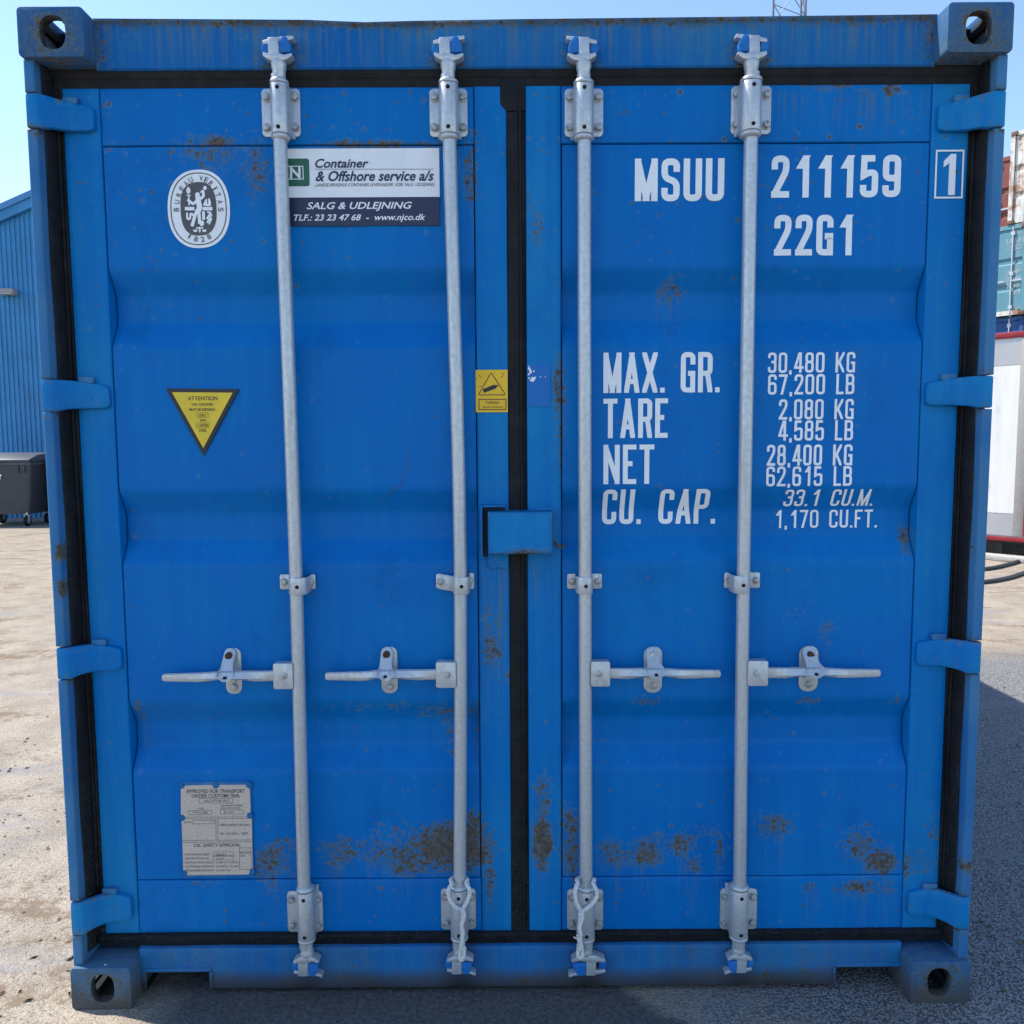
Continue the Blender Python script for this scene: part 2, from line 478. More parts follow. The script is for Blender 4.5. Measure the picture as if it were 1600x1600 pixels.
# ------------------------------------------------------------------ ground
def ground_mat():
    t = NT('worn_sandy_asphalt')
    P = t.pos()
    sep = t.n('ShaderNodeSeparateXYZ'); t.l(P, sep.inputs[0])
    X, Y = sep.outputs[0], sep.outputs[1]
    big = t.noise(P, .55, 6, .6, .3)
    mid = t.noise(P, 4.5, 6, .62)
    fine = t.noise(P, 70, 5, .7)
    clump = t.noise(P, 22, 5, .7)
    # aggregate: stones and pits
    v1 = t.voro(P, 150)
    v2 = t.voro(P, 260)
    sc = t.n('ShaderNodeSeparateColor'); t.l(v1.outputs['Color'], sc.inputs[0])
    stone = t.ramp(v1.outputs['Distance'], .55, .25)
    pit = t.ramp(t.math('ADD', v1.outputs['Distance'], t.math('MULTIPLY', fine, .55)), .70, .92)
    agg = t.mix(sc.outputs[0], (.23, .23, .225), (.35, .345, .335))
    agg = t.mix(pit, agg, (.085, .085, .088))
    agg = t.mix(t.ramp(fine, .30, .62, .45, 0), agg, (.12, .12, .12))
    # sand and dust lying in the surface
    sand = t.mix(t.ramp(mid, .3, .75), (.40, .335, .255), (.30, .250, .185))
    sand = t.mix(t.ramp(fine, .45, .72, 0, .55), sand, (.47, .41, .32))
    grit = t.ramp(t.math('ADD', v2.outputs['Distance'], t.math('MULTIPLY', mid, .4)), .72, .95)
    sand = t.mix(t.math('MULTIPLY', grit, .75), sand, (.16, .12, .085))
    left = t.ramp(X, 1.7, -.6)                      # the dust lies to the left and far off
    far = t.ramp(Y, 2.6, 4.5)
    cover = t.math('MAXIMUM', left, far)
    sm = t.ramp(t.math('ADD', t.math('MULTIPLY', cover, .62), t.math('SUBTRACT', t.math('MULTIPLY', mid, .55), .12)), .34, .62)
    sm = t.math('MULTIPLY', sm, t.ramp(pit, 0, 1, 1.0, .75))
    col = t.mix(sm, agg, sand)
    # brown drifts of soil and dry leaves in bands
    dr = t.math('ADD', t.noise(t.pos((.7, 1.7, 1)), 2.1, 5, .68, .5), t.math('ADD', t.math('MULTIPLY', t.math('SUBTRACT', fine, .5), .35), t.math('MULTIPLY', t.math('SUBTRACT', clump, .5), .55)))
    col = t.mix(t.math('MULTIPLY', t.ramp(dr, .52, .66), t.math('MULTIPLY', cover, .85)), col, t.mix(fine, (.095, .062, .038), (.24, .17, .11)))
    gb = t.math('ADD', t.noise(t.pos((.5, 1.5, 1), (7, 3, 0)), 1.6, 4, .6), t.math('MULTIPLY', t.math('SUBTRACT', fine, .5), .40))
    col = t.mix(t.math('MULTIPLY', t.ramp(gb, .56, .66), .7), col, t.mix(fine, (.15, .147, .15), (.26, .25, .25)))
    # darker bitumen patch in front of the doors
    e1 = t.math('ADD', t.math('MULTIPLY', t.math('SUBTRACT', mid, .5), .22), X)
    patch = t.math('MULTIPLY', t.ramp(t.math('ADD', e1, t.math('MULTIPLY', t.math('MAXIMUM', Y, -1.2), 1.1)), .40, .33), t.ramp(t.math('SUBTRACT', e1, t.math('MULTIPLY', t.math('MINIMUM', t.math('ADD', Y, .15), 0.0), .9)), -1.06, -.90))
    patch = t.math('MULTIPLY', patch, t.math('MULTIPLY', t.ramp(Y, -2.8, -1.9), t.ramp(Y, 3.0, 2.0)))  # out-of-view reach towards the camera sized to cut bounce light on the doors
    bit = t.mix(t.ramp(fine, .35, .65), (.040, .041, .044), (.105, .105, .108))
    bit = t.mix(t.ramp(v2.outputs['Distance'], .16, .06, 0, .8), bit, (.30, .30, .29))
    col = t.mix(t.math('MULTIPLY', patch, .88), col, bit)
    ag = t.ramp(cover, .3, .9, 1.0, .35)
    h = t.math('ADD', t.math('MULTIPLY', v1.outputs['Distance'], t.math('MULTIPLY', ag, -1.0)), t.math('MULTIPLY', fine, .55))
    b = t.bump(h, .8, .006)
    b = t.bump(clump, .35, .012, b)
    return t.fin(col, .9, 0, b, .25)
mat_ground = ground_mat()
g = MB()
def axis(lo, hi, near):
    a = [lo, lo*.5, lo*.25, lo*.12, lo*.05, -near]
    k = int(2*near/.4)
    a += [-near+2*near*i/k for i in range(1, k)]
    return a+[near, hi*.05, hi*.12, hi*.25, hi*.5, hi]
ax = axis(-900., 900., 16.)
n = len(ax)
vs = []
for y in ax:
    for x in ax:
        vs.append((x, y+6, 0))
g.add(vs, [(j*n+i, j*n+i+1, (j+1)*n+i+1, (j+1)*n+i) for j in range(n-1) for i in range(n-1)])
tag(ob('ground', g, mat_ground), kind='structure')

# ------------------------------------------------------------------ the container
C = empty('shipping_container', (0, 0, 0))
tag(C, 'blue steel shipping container seen on its closed double doors, rust stained', 'container')
HW, HT, LEN = 1.219, 2.591, 6.058
YH = 0.058        # header and sill face
YD = 0.075        # door frame face
YP = 0.078        # door sheet face
# corner castings: hollow blocks with an oval hole in three faces
def casting_mesh():
    def cut(a, mb):
        bm_o = ob('cutter', mb, None, smooth=0, merge=True)
        m = a.modifiers.new('b', 'BOOLEAN'); m.operation = 'DIFFERENCE'; m.solver = 'EXACT'; m.object = bm_o
        return bm_o
    b = MB(); b.prism(rrect(0, .162, 0, .118, .010, 3), 0, .178, 'y')
    a = ob('casting_work', b, None, smooth=0, bevel=.006, segs=2)
    cs = [cut(a, MB().box(.026, .138, .024, .156, .026, .093)),
          cut(a, MB().prism(ellipse(.086, .0575, .032, .040, 24, 2.5), -.02, .03, 'y')),
          cut(a, MB().prism(ellipse(.089, .055, .050, .0315, 24, 3.0), -.02, .03, 'x')),
          cut(a, MB().prism(ellipse(.081, .089, .0317, .062, 24, 3.0), .08, .14, 'z'))]
    dg = bpy.context.evaluated_depsgraph_get()
    me = bpy.data.meshes.new_from_object(a.evaluated_get(dg))
    for o in [a]+cs:
        bpy.data.objects.remove(o, do_unlink=True)
    return me
CM = casting_mesh()        # upper left front
cv = np.empty(len(CM.vertices)*3, 'f'); CM.vertices.foreach_get('co', cv); cv = cv.reshape(-1, 3)
cf = [tuple(p.vertices) for p in CM.polygons]
for (sx, top, back) in [(-1, 1, 0), (1, 1, 0), (-1, 0, 0), (1, 0, 0), (-1, 1, 1), (1, 1, 1), (-1, 0, 1), (1, 0, 1)]:
    q = cv.copy(); flips = 0
    q[:, 0] = -HW+q[:, 0]
    if sx > 0: q[:, 0] *= -1; flips += 1
    if top: q[:, 2] = HT-.118+q[:, 2]
    else: q[:, 2] = .118-q[:, 2]; flips += 1
    if back: q[:, 1] = LEN-q[:, 1]; flips += 1
    fs = [f[::-1] for f in cf] if flips % 2 else cf
    o = ob('corner_casting', MB().add(q.tolist(), fs), mat_cast, C, smooth=30)
    def wf(X, Y, Z, top=top):
        hx = np.abs(np.abs(X)-(HW-.086)); hz = np.abs(Z-(HT-.0605 if top else .0605))
        hole = np.clip(1-(np.sqrt((hx/.045)**2+(hz/.055)**2)-.75)*2.2, 0, 1)
        inn = np.clip((Y-.010)/.01, 0, 1)
        low = np.clip((.05-Z)/.05, 0, 1)
        rimz = np.clip((Z-(HT-.118))*-60+1, 0, 1) if top else 0*Z
        return {'wear': .37*hole+.28*rimz+.26*low+.25*inn*hole, 'grime': .75*low+.1, 'fade': .25+0*X, 'spots': .3+0*X, 'darken': .85*((np.abs(X) < HW-.02)*(np.abs(X) > HW-.142)*(np.where(Y > 3, LEN-Y, Y) > .022)*(np.where(Y > 3, LEN-Y, Y) < .16)*(np.abs(Z-(HT-.059 if top else .059)) < .036))}  # cavity walls painted near black to keep the interior dark
    set_attr(o, wf)

# header (sagging a little in the middle) and sill
XC = HW-.162+.002
def htop(x):
    u = pix(x, YH, HT)[0]
    s_ = np.interp(u, [140, 480, 570, 640, 800, 1100, 1470], [0, .006, .0125, .010, .007, .004, .0])
    return s_
hz0 = at(800, 106, YH)[1]
def mkheader():
    m = MB(); nx = 150
    prof = [(.115, hz0-.0), (YH+.004, hz0), (YH, hz0+.004), (YH, hz0+.03), (YH, hz0+.06), (YH, hz0+.09), (YH, hz0+.115), (YH, HT-.018), (YH-.001, HT-.012), (YH-.004, HT-.008), (YH-.004, HT-.001), (YH, HT), (.14, HT)]
    vs = []
    for i in range(nx+1):
        x = -XC+2*XC*i/nx
        w = .0015*math.sin(x*7.3)+.001*math.sin(x*19+1)
        for y, z in prof:
            k = np.clip((z-hz0)/(HT-hz0), 0, 1)
            vs.append((x, y+w*(k > .1)*(k < .95), z-htop(x)*k**2))
    p = len(prof)
    return m.add(vs, [(i*p+j, (i+1)*p+j, (i+1)*p+j+1, i*p+j+1) for i in range(nx) for j in range(p-1)])
hd = ob('door_header', mkheader(), mat_header, C, smooth=40)
RODS_U = (436, 701, 910, 1172)
def hw_(X, Y, Z):
    w = np.zeros_like(X); so = np.zeros_like(X)
    for u in RODS_U:
        x, z = at(u, 92, YH)
        d = np.sqrt(((X-x)/.070)**2+((Z-z)/.052)**2); w = np.maximum(w, .46*np.clip(1.4-d, 0, 1))
        so = np.maximum(so, .75*np.clip(1.25-np.sqrt(((X-x)/.045)**2+((Z-z+.02)/.03)**2), 0, 1))
    top = np.clip((Z-(HT-.030-np.array([htop(x) for x in X])))/.02, 0, 1)
    run = .5+.5*np.sin(X*31)*np.sin(X*13.7+2)
    w = np.maximum(w, top*.55); so = np.maximum(so, .5*top*run)
    w = np.maximum(w, .22*run*np.clip((Z-2.49)/.06, 0, 1))
    ends = np.clip((np.abs(X)-(XC-.06))/.05, 0, 1)
    return {'wear': np.maximum(w, .45*ends), 'darken': so*.8, 'grime': .35*top+.1*ends, 'spots': .15+0*X, 'fade': .35*run*np.clip((Z-2.44)/.1, 0, 1), 'run': .75*np.clip((Z-2.44)/.12, 0, 1)}
set_attr(hd, hw_)
# lower edge strip of the sill with two cut-outs beside the castings
SZ1 = at(800, 1478, YH)[1]; SZ0 = .014
nl0, nlz = at(226, 1513, YH); nl1, _ = at(327, 1513, YH)
nr0, _ = at(1306, 1509, YH); nr1, nrz = at(1412, 1509, YH)
def sill_piece(x0, x1, z0, z1): return MB().shell(x0, x1, z0, z1, YH, .13, .004, .014)
sw = lambda X, Y, Z: {'wear': .30*np.clip((.075-Z)/.05, 0, 1)+.10*np.clip(np.abs(X)-.2, 0, 1)+.16*np.sin(X*5.3+1)**4, 'grime': .46+.5*np.clip((.075-Z)/.06, 0, 1)+.10*np.sin(X*9)**2, 'spots': .35+0*X, 'darken': .50*np.clip((.07-Z)/.055, 0, 1)+.14*np.sin(X*11)**2+.30*sum(np.clip(1.2-np.abs(X-at(u_, 1510, YH)[0])/.05, 0, 1) for u_ in (480, 718, 918, 1153)), 'run': .35+0*X}
zc = max(nlz, nrz)
m = sill_piece(-XC, XC, SZ0, SZ1)
keep = []
for f in m.f:
    cx = sum(m.v[i][0] for i in f)/4; cz = sum(m.v[i][2] for i in f)/4
    if cz < zc and (nl0-.002 < cx < nl1+.004 or nr0-.004 < cx < nr1+.002): continue
    keep.append(f)
m.f = keep
set_attr(ob('door_sill', m, mat_frame, C, smooth=40), sw)
for (x0, x1) in ((nl0, nl1), (nr0, nr1)):
    m = MB(); y0 = YH-.004
    m.box(x0-.004, x1+.006, y0, .16, zc-.010, zc+.001)
    if x0 < 0: m.box(x1, x1+.009, y0, .16, SZ0, zc-.011)
    else: m.box(x0-.009, x0, y0, .16, SZ0, zc-.011)
    set_attr(ob('sill_pocket_rim', m, mat_frame, C, smooth=30, bevel=.002), sw)
# corner posts
PXO = 1.2165
hinge_v = {-1: [(145, 199), (593, 643), (1013, 1062), (1411, 1462)], 1: [(141, 198), (587, 637), (1003, 1053), (1402, 1452)]}
DOOR = {}
def avg(us, Y): return sum(at(u, v, Y)[0] for u, v in us)/len(us)
DOOR[-1] = dict(out=avg([(102, 300), (120, 600), (142, 1000), (160, 1350)], YD), inn=avg([(790, 300), (793, 650), (798, 1100), (800, 1350)], YD),
                so=avg([(161, 300), (182, 760), (205, 1150), (212, 1360)], YD), si=avg([(742, 300), (747, 700), (750, 1100), (751, 1350)], YD),
                top=at(450, 136, YD)[1], bot=at(450, 1457, YD)[1])
DOOR[1] = dict(out=avg([(1510, 300), (1496, 600), (1481, 1000), (1469, 1350)], YD), inn=avg([(820, 300), (822, 600), (825, 1000), (829, 1350)], YD),
               so=avg([(1450, 300), (1434, 760), (1420, 1150), (1416, 1360)], YD), si=avg([(874, 300), (876, 700), (877, 1100), (880, 1350)], YD),
               top=at(1150, 132, YD)[1], bot=at(1150, 1455, YD)[1])
PT = at(450, 226, YD)[1]; PB = at(450, 1375, YD)[1]
for s in (-1, 1):
    X = lambda q: s*q
    # back of the post: a J section, open to the doors
    pr = [(PXO-.004, .040), (PXO-.004, .170), (PXO-.115, .170), (PXO-.115, .150), (PXO-.0275, .150), (PXO-.0275, .040)]
    m = MB().prism([(s*a, b) for a, b in pr], .118, HT-.118, 'z')
    post = ob('corner_post', m, mat_post, C, smooth=30, merge=True)
    # the outer bead, cut where the hinges sit
    zz = [HT-.117]
    for v0, v1 in hinge_v[s]:
        uu = 60 if s < 0 else 1545
        zz += [at(uu, v0, .012)[1]+.003, at(uu, v1, .012)[1]-.003]
    zz += [.117]
    for i in range(0, len(zz), 2):
        m = MB().shell(min(s*PXO, s*(PXO-.026)), max(s*PXO, s*(PXO-.026)), zz[i+1], zz[i], .012, .045, .0045, .02)
        o = ob('post_bead', m, mat_post, post, smooth=45)
        def pw(Xv, Yv, Zv, a=zz[i+1], b=zz[i], s=s):
            e = np.clip(1-np.minimum(Zv-a, b-Zv)/.03, 0, 1)
            inn = np.clip((PXO-.02-np.abs(Xv))/.01, 0, 1)
            nz = .5+.5*np.sin(Zv*23+s)*np.sin(Zv*9.1)
            w = .38*e+.24*inn*nz
            if s < 0:
                for v in (862, 918): w = np.maximum(w, .75*np.clip(1.2-np.abs(Zv-at(90, v, .012)[1])/.03, 0, 1)*(np.abs(Xv) < PXO-.008))
            else: w = np.maximum(w, .6*np.clip(1.2-np.abs(Zv-at(1520, 1353, .012)[1])/.025, 0, 1))
            return {'wear': w, 'fade': .35+.3*nz, 'spots': .35+0*Xv, 'grime': .2*np.clip(.5-Zv, 0, 1)}
        set_attr(o, pw)
    # rubber seal along the outer edge of the door
    dx = abs(DOOR[s]['out'])
    gp = PXO-.0278-dx
    pr = [(dx+.0008, .150), (dx+.0008, .080), (dx+.10*gp, .0765), (dx+.22*gp, .0765), (dx+.30*gp, .084), (dx+.40*gp, .079), (dx+.52*gp, .073), (dx+.58*gp, .078), (dx+.66*gp, .062), (dx+.82*gp, .046), (dx+.94*gp, .040), (dx+gp, .039), (dx+gp, .150)]
    m = MB().loft([(s*a, b) for a, b in pr], DOOR[s]['bot']-.028, DOOR[s]['top']+.05, 90, .0011, s+1)
    set_attr(ob('side_seal', m, mat_rubber, C, smooth=50, merge=True), lambda X, Y, Z: {'grime': .22+.2*np.clip(1-Z, 0, 1)})
# seals above, below and between the doors
tz = DOOR[-1]['top']
m = MB().prism([(.140, tz-.004), (.081, tz-.004), (.077, tz+.004), (.078, tz+.013), (.074, tz+.022), (.073, hz0-.016), (.066, hz0-.002), (.066, hz0+.010), (.140, hz0+.010)], -(PXO-.028), PXO-.028, 'x')
set_attr(ob('top_seal', m, mat_rubber, C, smooth=50, merge=True), lambda X, Y, Z: {'grime': .1+0*X})
bz = DOOR[-1]['bot']
m = MB()
nx = 40; prof = [(.130, bz+.004), (.068, bz+.001), (.062, bz-.004), (.063, bz-.012), (.068, bz-.020), (.072, bz-.034), (.130, bz-.040)]
x0, x1 = -(abs(DOOR[-1]['out'])+.012), DOOR[1]['out']+.012
m.add([(x0+(x1-x0)*i/nx, y+.001*math.sin(i*1.3), z) for i in range(nx+1) for y, z in prof],
      [(i*7+j, i*7+j+1, (i+1)*7+j+1, (i+1)*7+j) for i in range(nx) for j in range(6)])
set_attr(ob('bottom_seal', m, mat_rubber, C, smooth=50), lambda X, Y, Z: {'grime': .30+0*X})
a, b = DOOR[-1]['inn'], DOOR[1]['inn']
pr = [(a+.0005, .12), (a+.0005, .079), (a+.004, .077), (a+.014, .0785), (b-.020, .077), (b-.017, .072), (b-.012, .072), (b-.009, .078), (b-.0005, .081), (b-.0005, .12)]
m = MB().loft(pr, bz-.020, tz+.03, 90, .0007, .5)
# the seal widens to a tee at the top
set_attr(ob('centre_seal', m, mat_rubber, C, smooth=50, merge=True), lambda X, Y, Z: {'grime': .10+.3*np.clip(1-Z, 0, 1)})
x0 = at(781, 140, YD)[0]
m = MB().prism([(x0, tz+.030), (x0, tz-.045), (a, tz-.062), (b, tz-.062), (b, tz+.030)], .0765-.0025, .083, 'y')
ob('seal_corner', m, mat_rubber, C, bevel=.002)

# corrugated door sheets: flat with three horizontal grooves
Z1, Z1b = at(600, 420, YP)[1], at(600, 540, YP)[1]
Z2 = at(600, 765, YP)[1]; Z3 = at(600, 1095, YP)[1]
GH = Z1-Z1b; SL = .063; GD = .036
def prof_pts():
    """(z, y) down the sheet with rounded bends"""
    raw = [(PT+.03, YP)]
    for z in (Z1, Z2, Z3):
        raw += [(z, YP), (z-SL, YP+GD), (z-GH+SL, YP+GD), (z-GH, YP)]
    raw += [(PB-.03, YP)]
    out = [raw[0]]
    for p0, p1, p2 in zip(raw, raw[1:], raw[2:]):
        p0, p1, p2 = map(np.array, (p0, p1, p2))
        d0 = (p0-p1)/np.linalg.norm(p0-p1); d2 = (p2-p1)/np.linalg.norm(p2-p1)
        r = min(.012, np.linalg.norm(p0-p1)*.45, np.linalg.norm(p2-p1)*.45)
        for k in range(5):
            tt = k/4
            out.append(tuple((1-tt)**2*(p1+d0*r)+2*tt*(1-tt)*p1+tt**2*(p1+d2*r)))
    out.append(raw[-1])
    return out
PROF = prof_pts()
PZ = np.array([p[0] for p in PROF])[::-1]; PY = np.array([p[1] for p in PROF])[::-1]
PS = np.concatenate([[0], np.cumsum(np.hypot(np.diff(PZ[::-1]), np.diff(PY[::-1])))])   # arc length from the top down
def sheetY(z): return float(np.interp(z, PZ, PY))
def wav(x, z, s): return .0016*math.sin(x*5.1+s)*math.sin(z*4.3+1)+.0009*math.sin(x*13+z*7)+.0006*math.sin(x*29-z*11)
def surf(x, z, eps):
    """wrap lettering drawn on the unrolled sheet (z measured from the top bend along the sheet)"""
    s_ = PROF[0][0]-z
    zz = float(np.interp(s_, PS, PZ[::-1])); yy = float(np.interp(s_, PS, PY[::-1]))
    return (x, yy+wav(x, zz, 1 if x > 0 else -1)-eps, zz)
def unroll(z):
    """true height -> height on the unrolled sheet"""
    return PROF[0][0]-float(np.interp(-z, -PZ[::-1], PS))
zs_all = sorted(set([round(float(z), 5) for z in PZ]+[PT-.0022, PT-.0036, PB+.0022, PB+.0036]+[PB-.03+(PT-PB+.06)*i/150 for i in range(151)]))
doors = {}
for s in (-1, 1):
    d = DOOR[s]
    xa, xb = sorted((d['so'], d['si']))
    nx = 58
    xs = [xa-.004, xa+.0022, xa+.0036]+[xa+.006+(xb-xa-.012)*i/(nx-6) for i in range(nx-5)]+[xb-.0036, xb-.0022, xb+.004]
    vs = [(x, sheetY(z)+wav(x, z, s)*(1 if 0.03 < min(x-xa, xb-x) else .2)+(.016 if min(x-xa, xb-x, PT-z, z-PB) < .0030 else 0), z) for z in zs_all for x in xs]
    k = nx+1
    m = MB().add(vs, [(j*k+i, j*k+i+1, (j+1)*k+i+1, (j+1)*k+i) for j in range(len(zs_all)-1) for i in range(nx)])
    dr = ob('door', m, mat_panel, C, smooth=60, label='left door with stickers and certification plate' if s < 0 else 'right door with white identification lettering')
    set_attr(dr, door_wear)
    doors[s] = dr
    stiles = [tuple(sorted((d['out'], d['so']))), tuple(sorted((d['inn'], d['si'])))]
    for (x0, x1) in stiles:
        o = ob('frame_stile', MB().shell(x0, x1, d['bot'], d['top'], lambda x, z: YD+.0007*math.sin(z*6+x*40), .125, .0035, .012), mat_frame, dr, smooth=45)
        set_attr(o, door_wear)
    for (z0, z1) in ((PT, d['top']), (d['bot'], PB)):
        o = ob('frame_rail', MB().shell(xa+.001, xb-.001, z0, z1, lambda x, z: YD+.0015+.001*math.sin(x*6+z), .125, .0035, .012), mat_panel, dr, smooth=45)
        set_attr(o, door_wear)
    # hinges
    for i, (v0, v1) in enumerate(hinge_v[s]):
        uo = 60 if s < 0 else 1545
        zt = at(uo, v0, .014)[1]; zb = at(uo, v1, .014)[1]
        ui = {(-1): (146, 171, 190, 206), 1: (1467, 1447, 1432, 1419)}[s][i]
        xe = abs(at(ui, (v0+v1)/2, YD-.012)[0])
        h = zt-zb; mid = (zt+zb)/2
        # stations from the outer edge in: |x|, front y, top, bottom
        st = [(PXO+.0005, .020, zt-.003, zb+.003), (PXO-.001, .0145, zt-.001, zb+.001), (PXO-.005, .013, zt, zb), (PXO-.027, .013, zt, zb), (PXO-.033, .0155, zt, zb),
              (PXO-.048, .030, zt+.000, zb+.006), (PXO-.066, .047, zt-.001, zb+.008), (PXO-.082, .056, zt-.003, zb+.009), (PXO-.098, .060, zt-.006, zb+.009)]
        st += [(xe+(PXO-.098-xe)*.5, .0605, zt-.009, zb+.009), (xe+.014, .061, zt-.012, zb+.010), (xe+.006, .0615, zt-.014, zb+.012), (xe+.0015, .062, zt-.019, zb+.017), (xe, .064, zt-.025, zb+.024)]
        vs = []; fs = []
        R = .0035
        for (q, y, t_, b_) in st:
            yb = max(y+.016, .0745) if q < PXO-.09 else y+.016
            ring = [(y+R, t_), (y+.3*R, t_-.3*R), (y, t_-R), (y, mid+(t_-mid)*.4), (y, mid-(mid-b_)*.4), (y, b_+R), (y+.3*R, b_+.3*R), (y+R, b_), (yb, b_), (yb, t_)]
            vs += [(s*q, yy, z) for yy, z in ring]
        for a in range(len(st)-1):
            for k2 in range(10):
                fs.append((a*10+k2, a*10+(k2+1) % 10, (a+1)*10+(k2+1) % 10, (a+1)*10+k2))
        fs += [tuple(range(10)), tuple(len(vs)-10+k2 for k2 in range(10))[::-1]]
        hm = MB().add(vs, fs)
        hx = s*(xe+.052); hzc = mid-.002
        hm.prism(ellipse(hx, hzc, .009, .009, 14), .0585, .064, 'y')
        o = ob('hinge', hm, mat_frame, dr, smooth=45, merge=True)
        set_attr(o, lambda X, Y, Z, zt=zt, zb=zb: {'wear': .42*np.clip(1-np.minimum(np.abs(Z-zt), np.abs(Z-zb))/.016, 0, 1), 'spots': .4+0*X, 'run': .18*np.clip((zt-.02-Z)/.03, 0, 1), 'fade': .4*np.clip((np.abs(X)-(PXO-.03))/.01, 0, 1), 'grime': .2*np.clip(.5-Z, 0, 1)})
        lug = MB().prism(rrect(min(s*(xe+.040), s*(xe+.078)), max(s*(xe+.040), s*(xe+.078)), zt-.006, zt+.010, .003, 2), .062, .0745, 'y')
        set_attr(ob('hinge_lug', lug, mat_post, dr, bevel=.001), lambda X, Y, Z: {'fade': .6+0*X})

# box behind the doors: corrugated sides, roof and floor
def corrugated(n_, length, period, depth):
    pts = []
    for i in range(n_):
        o = i*period
        pts += [(o, 0), (o+period*.25, 0), (o+period*.5, depth), (o+period*.75, depth)]
    return [(min(a, length), b) for a, b in pts]+[(length, 0)]
for s in (-1, 1):
    pts = corrugated(21, LEN-.36, .27, .030)
    m = MB(); k = len(pts)
    m.add([(s*(HW-.012-b), .18+a, z) for z in (.13, HT-.06) for a, b in pts], [(i, i+1, k+i+1, k+i) for i in range(k-1)])
    ob('side_wall', m, mat_panel, C, smooth=0)
    ob('side_rail', MB().box(min(s*(HW-.004), s*(HW-.09)), max(s*(HW-.004), s*(HW-.09)), .178, LEN-.178, .020, .16), mat_post, C, bevel=.004)
    ob('top_rail', MB().box(min(s*(HW-.004), s*(HW-.064)), max(s*(HW-.004), s*(HW-.064)), .178, LEN-.178, HT-.075, HT-.012), mat_post, C, bevel=.004)
    pr = [(PXO-.004, LEN-.15), (PXO-.004, LEN-.004), (PXO-.12, LEN-.004), (PXO-.12, LEN-.15)]
    ob('corner_post', MB().prism([(s*a, b) for a, b in pr], .118, HT-.118, 'z'), mat_post, C, smooth=30, merge=True)
pts = corrugated(24, LEN-.16, .24, .018)
k = len(pts)
ob('roof', MB().add([(x, .10+a, HT-.014-b) for x in (-HW+.03, HW-.03) for a, b in pts], [(i, k+i, k+i+1, i+1) for i in range(k-1)]), mat_panel, C, smooth=0)
ob('floor', MB().box(-HW+.06, HW-.06, .10, LEN-.1, .145, .175), mat_post, C)
ob('end_wall', MB().box(-HW+.1, HW-.1, LEN-.07, LEN-.04, .03, HT-.02), mat_panel, C)

# ------------------------------------------------------------------ locking bars
YR = .038; RR = .0172
bolt_me = None
mat_bolt = flat('zinc_bolt', (.46, .47, .47), .4, .35, .25, 90)
def bolt_mesh():
    m = MB()
    m.lathe_z([(.0108, 0), (.0108, .0022)], 0, 0, 18)
    m.add(*(lambda b: (b.v, b.f))(MB().prism([(  .0088*math.cos(math.pi/3*i+.3), .0088*math.sin(math.pi/3*i+.3)) for i in range(6)], .0022, .0100, 'z')))
    m.v = [(x, -z, y) for x, y, z in m.v]      # head looks at -Y
    me = mesh_from(m, 'bolt', 35, .0006, 2)
    me.materials.append(mat_bolt)
    return me
bolt_me = bolt_mesh()
def bolt(x, y, z, parent, sc=1.0, rz=0.0):
    o = bpy.data.objects.new('bolt', bolt_me); COL.objects.link(o)
    o.location = (x, y, z); o.scale = (sc,)*3; o.rotation_euler = (0, rz, 0)
    o.parent = parent
    return o
def spread(px, Y): return [at(u, v, Y) for u, v in px]
BARS = [
 dict(path=[(434, 118), (438, 225), (444, 400), (452, 600), (459, 800), (464.5, 950), (470, 1200), (475, 1390), (478, 1480)],
      up=(409, 471, 140, 215, 420, 451, 130, 208), lo=(449, 506, 1391, 1454, 462, 491, 1395, 1468), guide=(438, 494, 897, 920, 449, 479), hub=(427, 459, 1036, 1076),
      tip=253, ret=(350, 379, 1010, 1084), camt=(411, 461, 60, 97), caml=(459, 503, 1492, 1522), side=-1),
 dict(path=[(699, 118), (702.5, 225), (707, 400), (713, 600), (718.5, 800), (720, 950), (719.5, 1200), (718, 1390), (717, 1480)],
      up=(671, 731, 140, 215, 685, 716, 130, 208), lo=(689, 744, 1387, 1450, 703, 731, 1392, 1465), guide=(682, 741, 896, 920, 707, 733), hub=(681, 713, 1034, 1074),
      tip=508, ret=(594, 622, 1008, 1083), camt=(677, 727, 60, 97), caml=(698, 742, 1490, 1519), side=-1),
 dict(path=[(912, 118), (913, 225), (913, 400), (913.5, 600), (914, 800), (914.5, 1000), (915, 1200), (916, 1390), (916.5, 1480)],
      up=(882, 942, 140, 215, 897, 928, 131, 209), lo=(886, 942, 1388, 1451, 902, 930, 1393, 1466), guide=(886, 940, 896, 919, 901, 927), hub=(923, 953, 1033, 1072),
      tip=1126, ret=(1005, 1034, 1008, 1082), camt=(884, 932, 60, 97), caml=(890, 946, 1490, 1521), side=1),
 dict(path=[(1176, 114), (1173, 225), (1170, 400), (1167, 600), (1163, 800), (1160, 1000), (1157.5, 1200), (1156, 1390), (1154, 1480)],
      up=(1142, 1203, 136, 211, 1159, 1191, 127, 204), lo=(1125, 1181, 1387, 1450, 1143, 1170, 1392, 1464), guide=(1131, 1186, 894, 918, 1146, 1173), hub=(1168, 1199, 1032, 1071),
      tip=1376, ret=(1248, 1277, 1007, 1080), camt=(1148, 1197, 57, 95), caml=(1133, 1174, 1488, 1517), side=1),
]
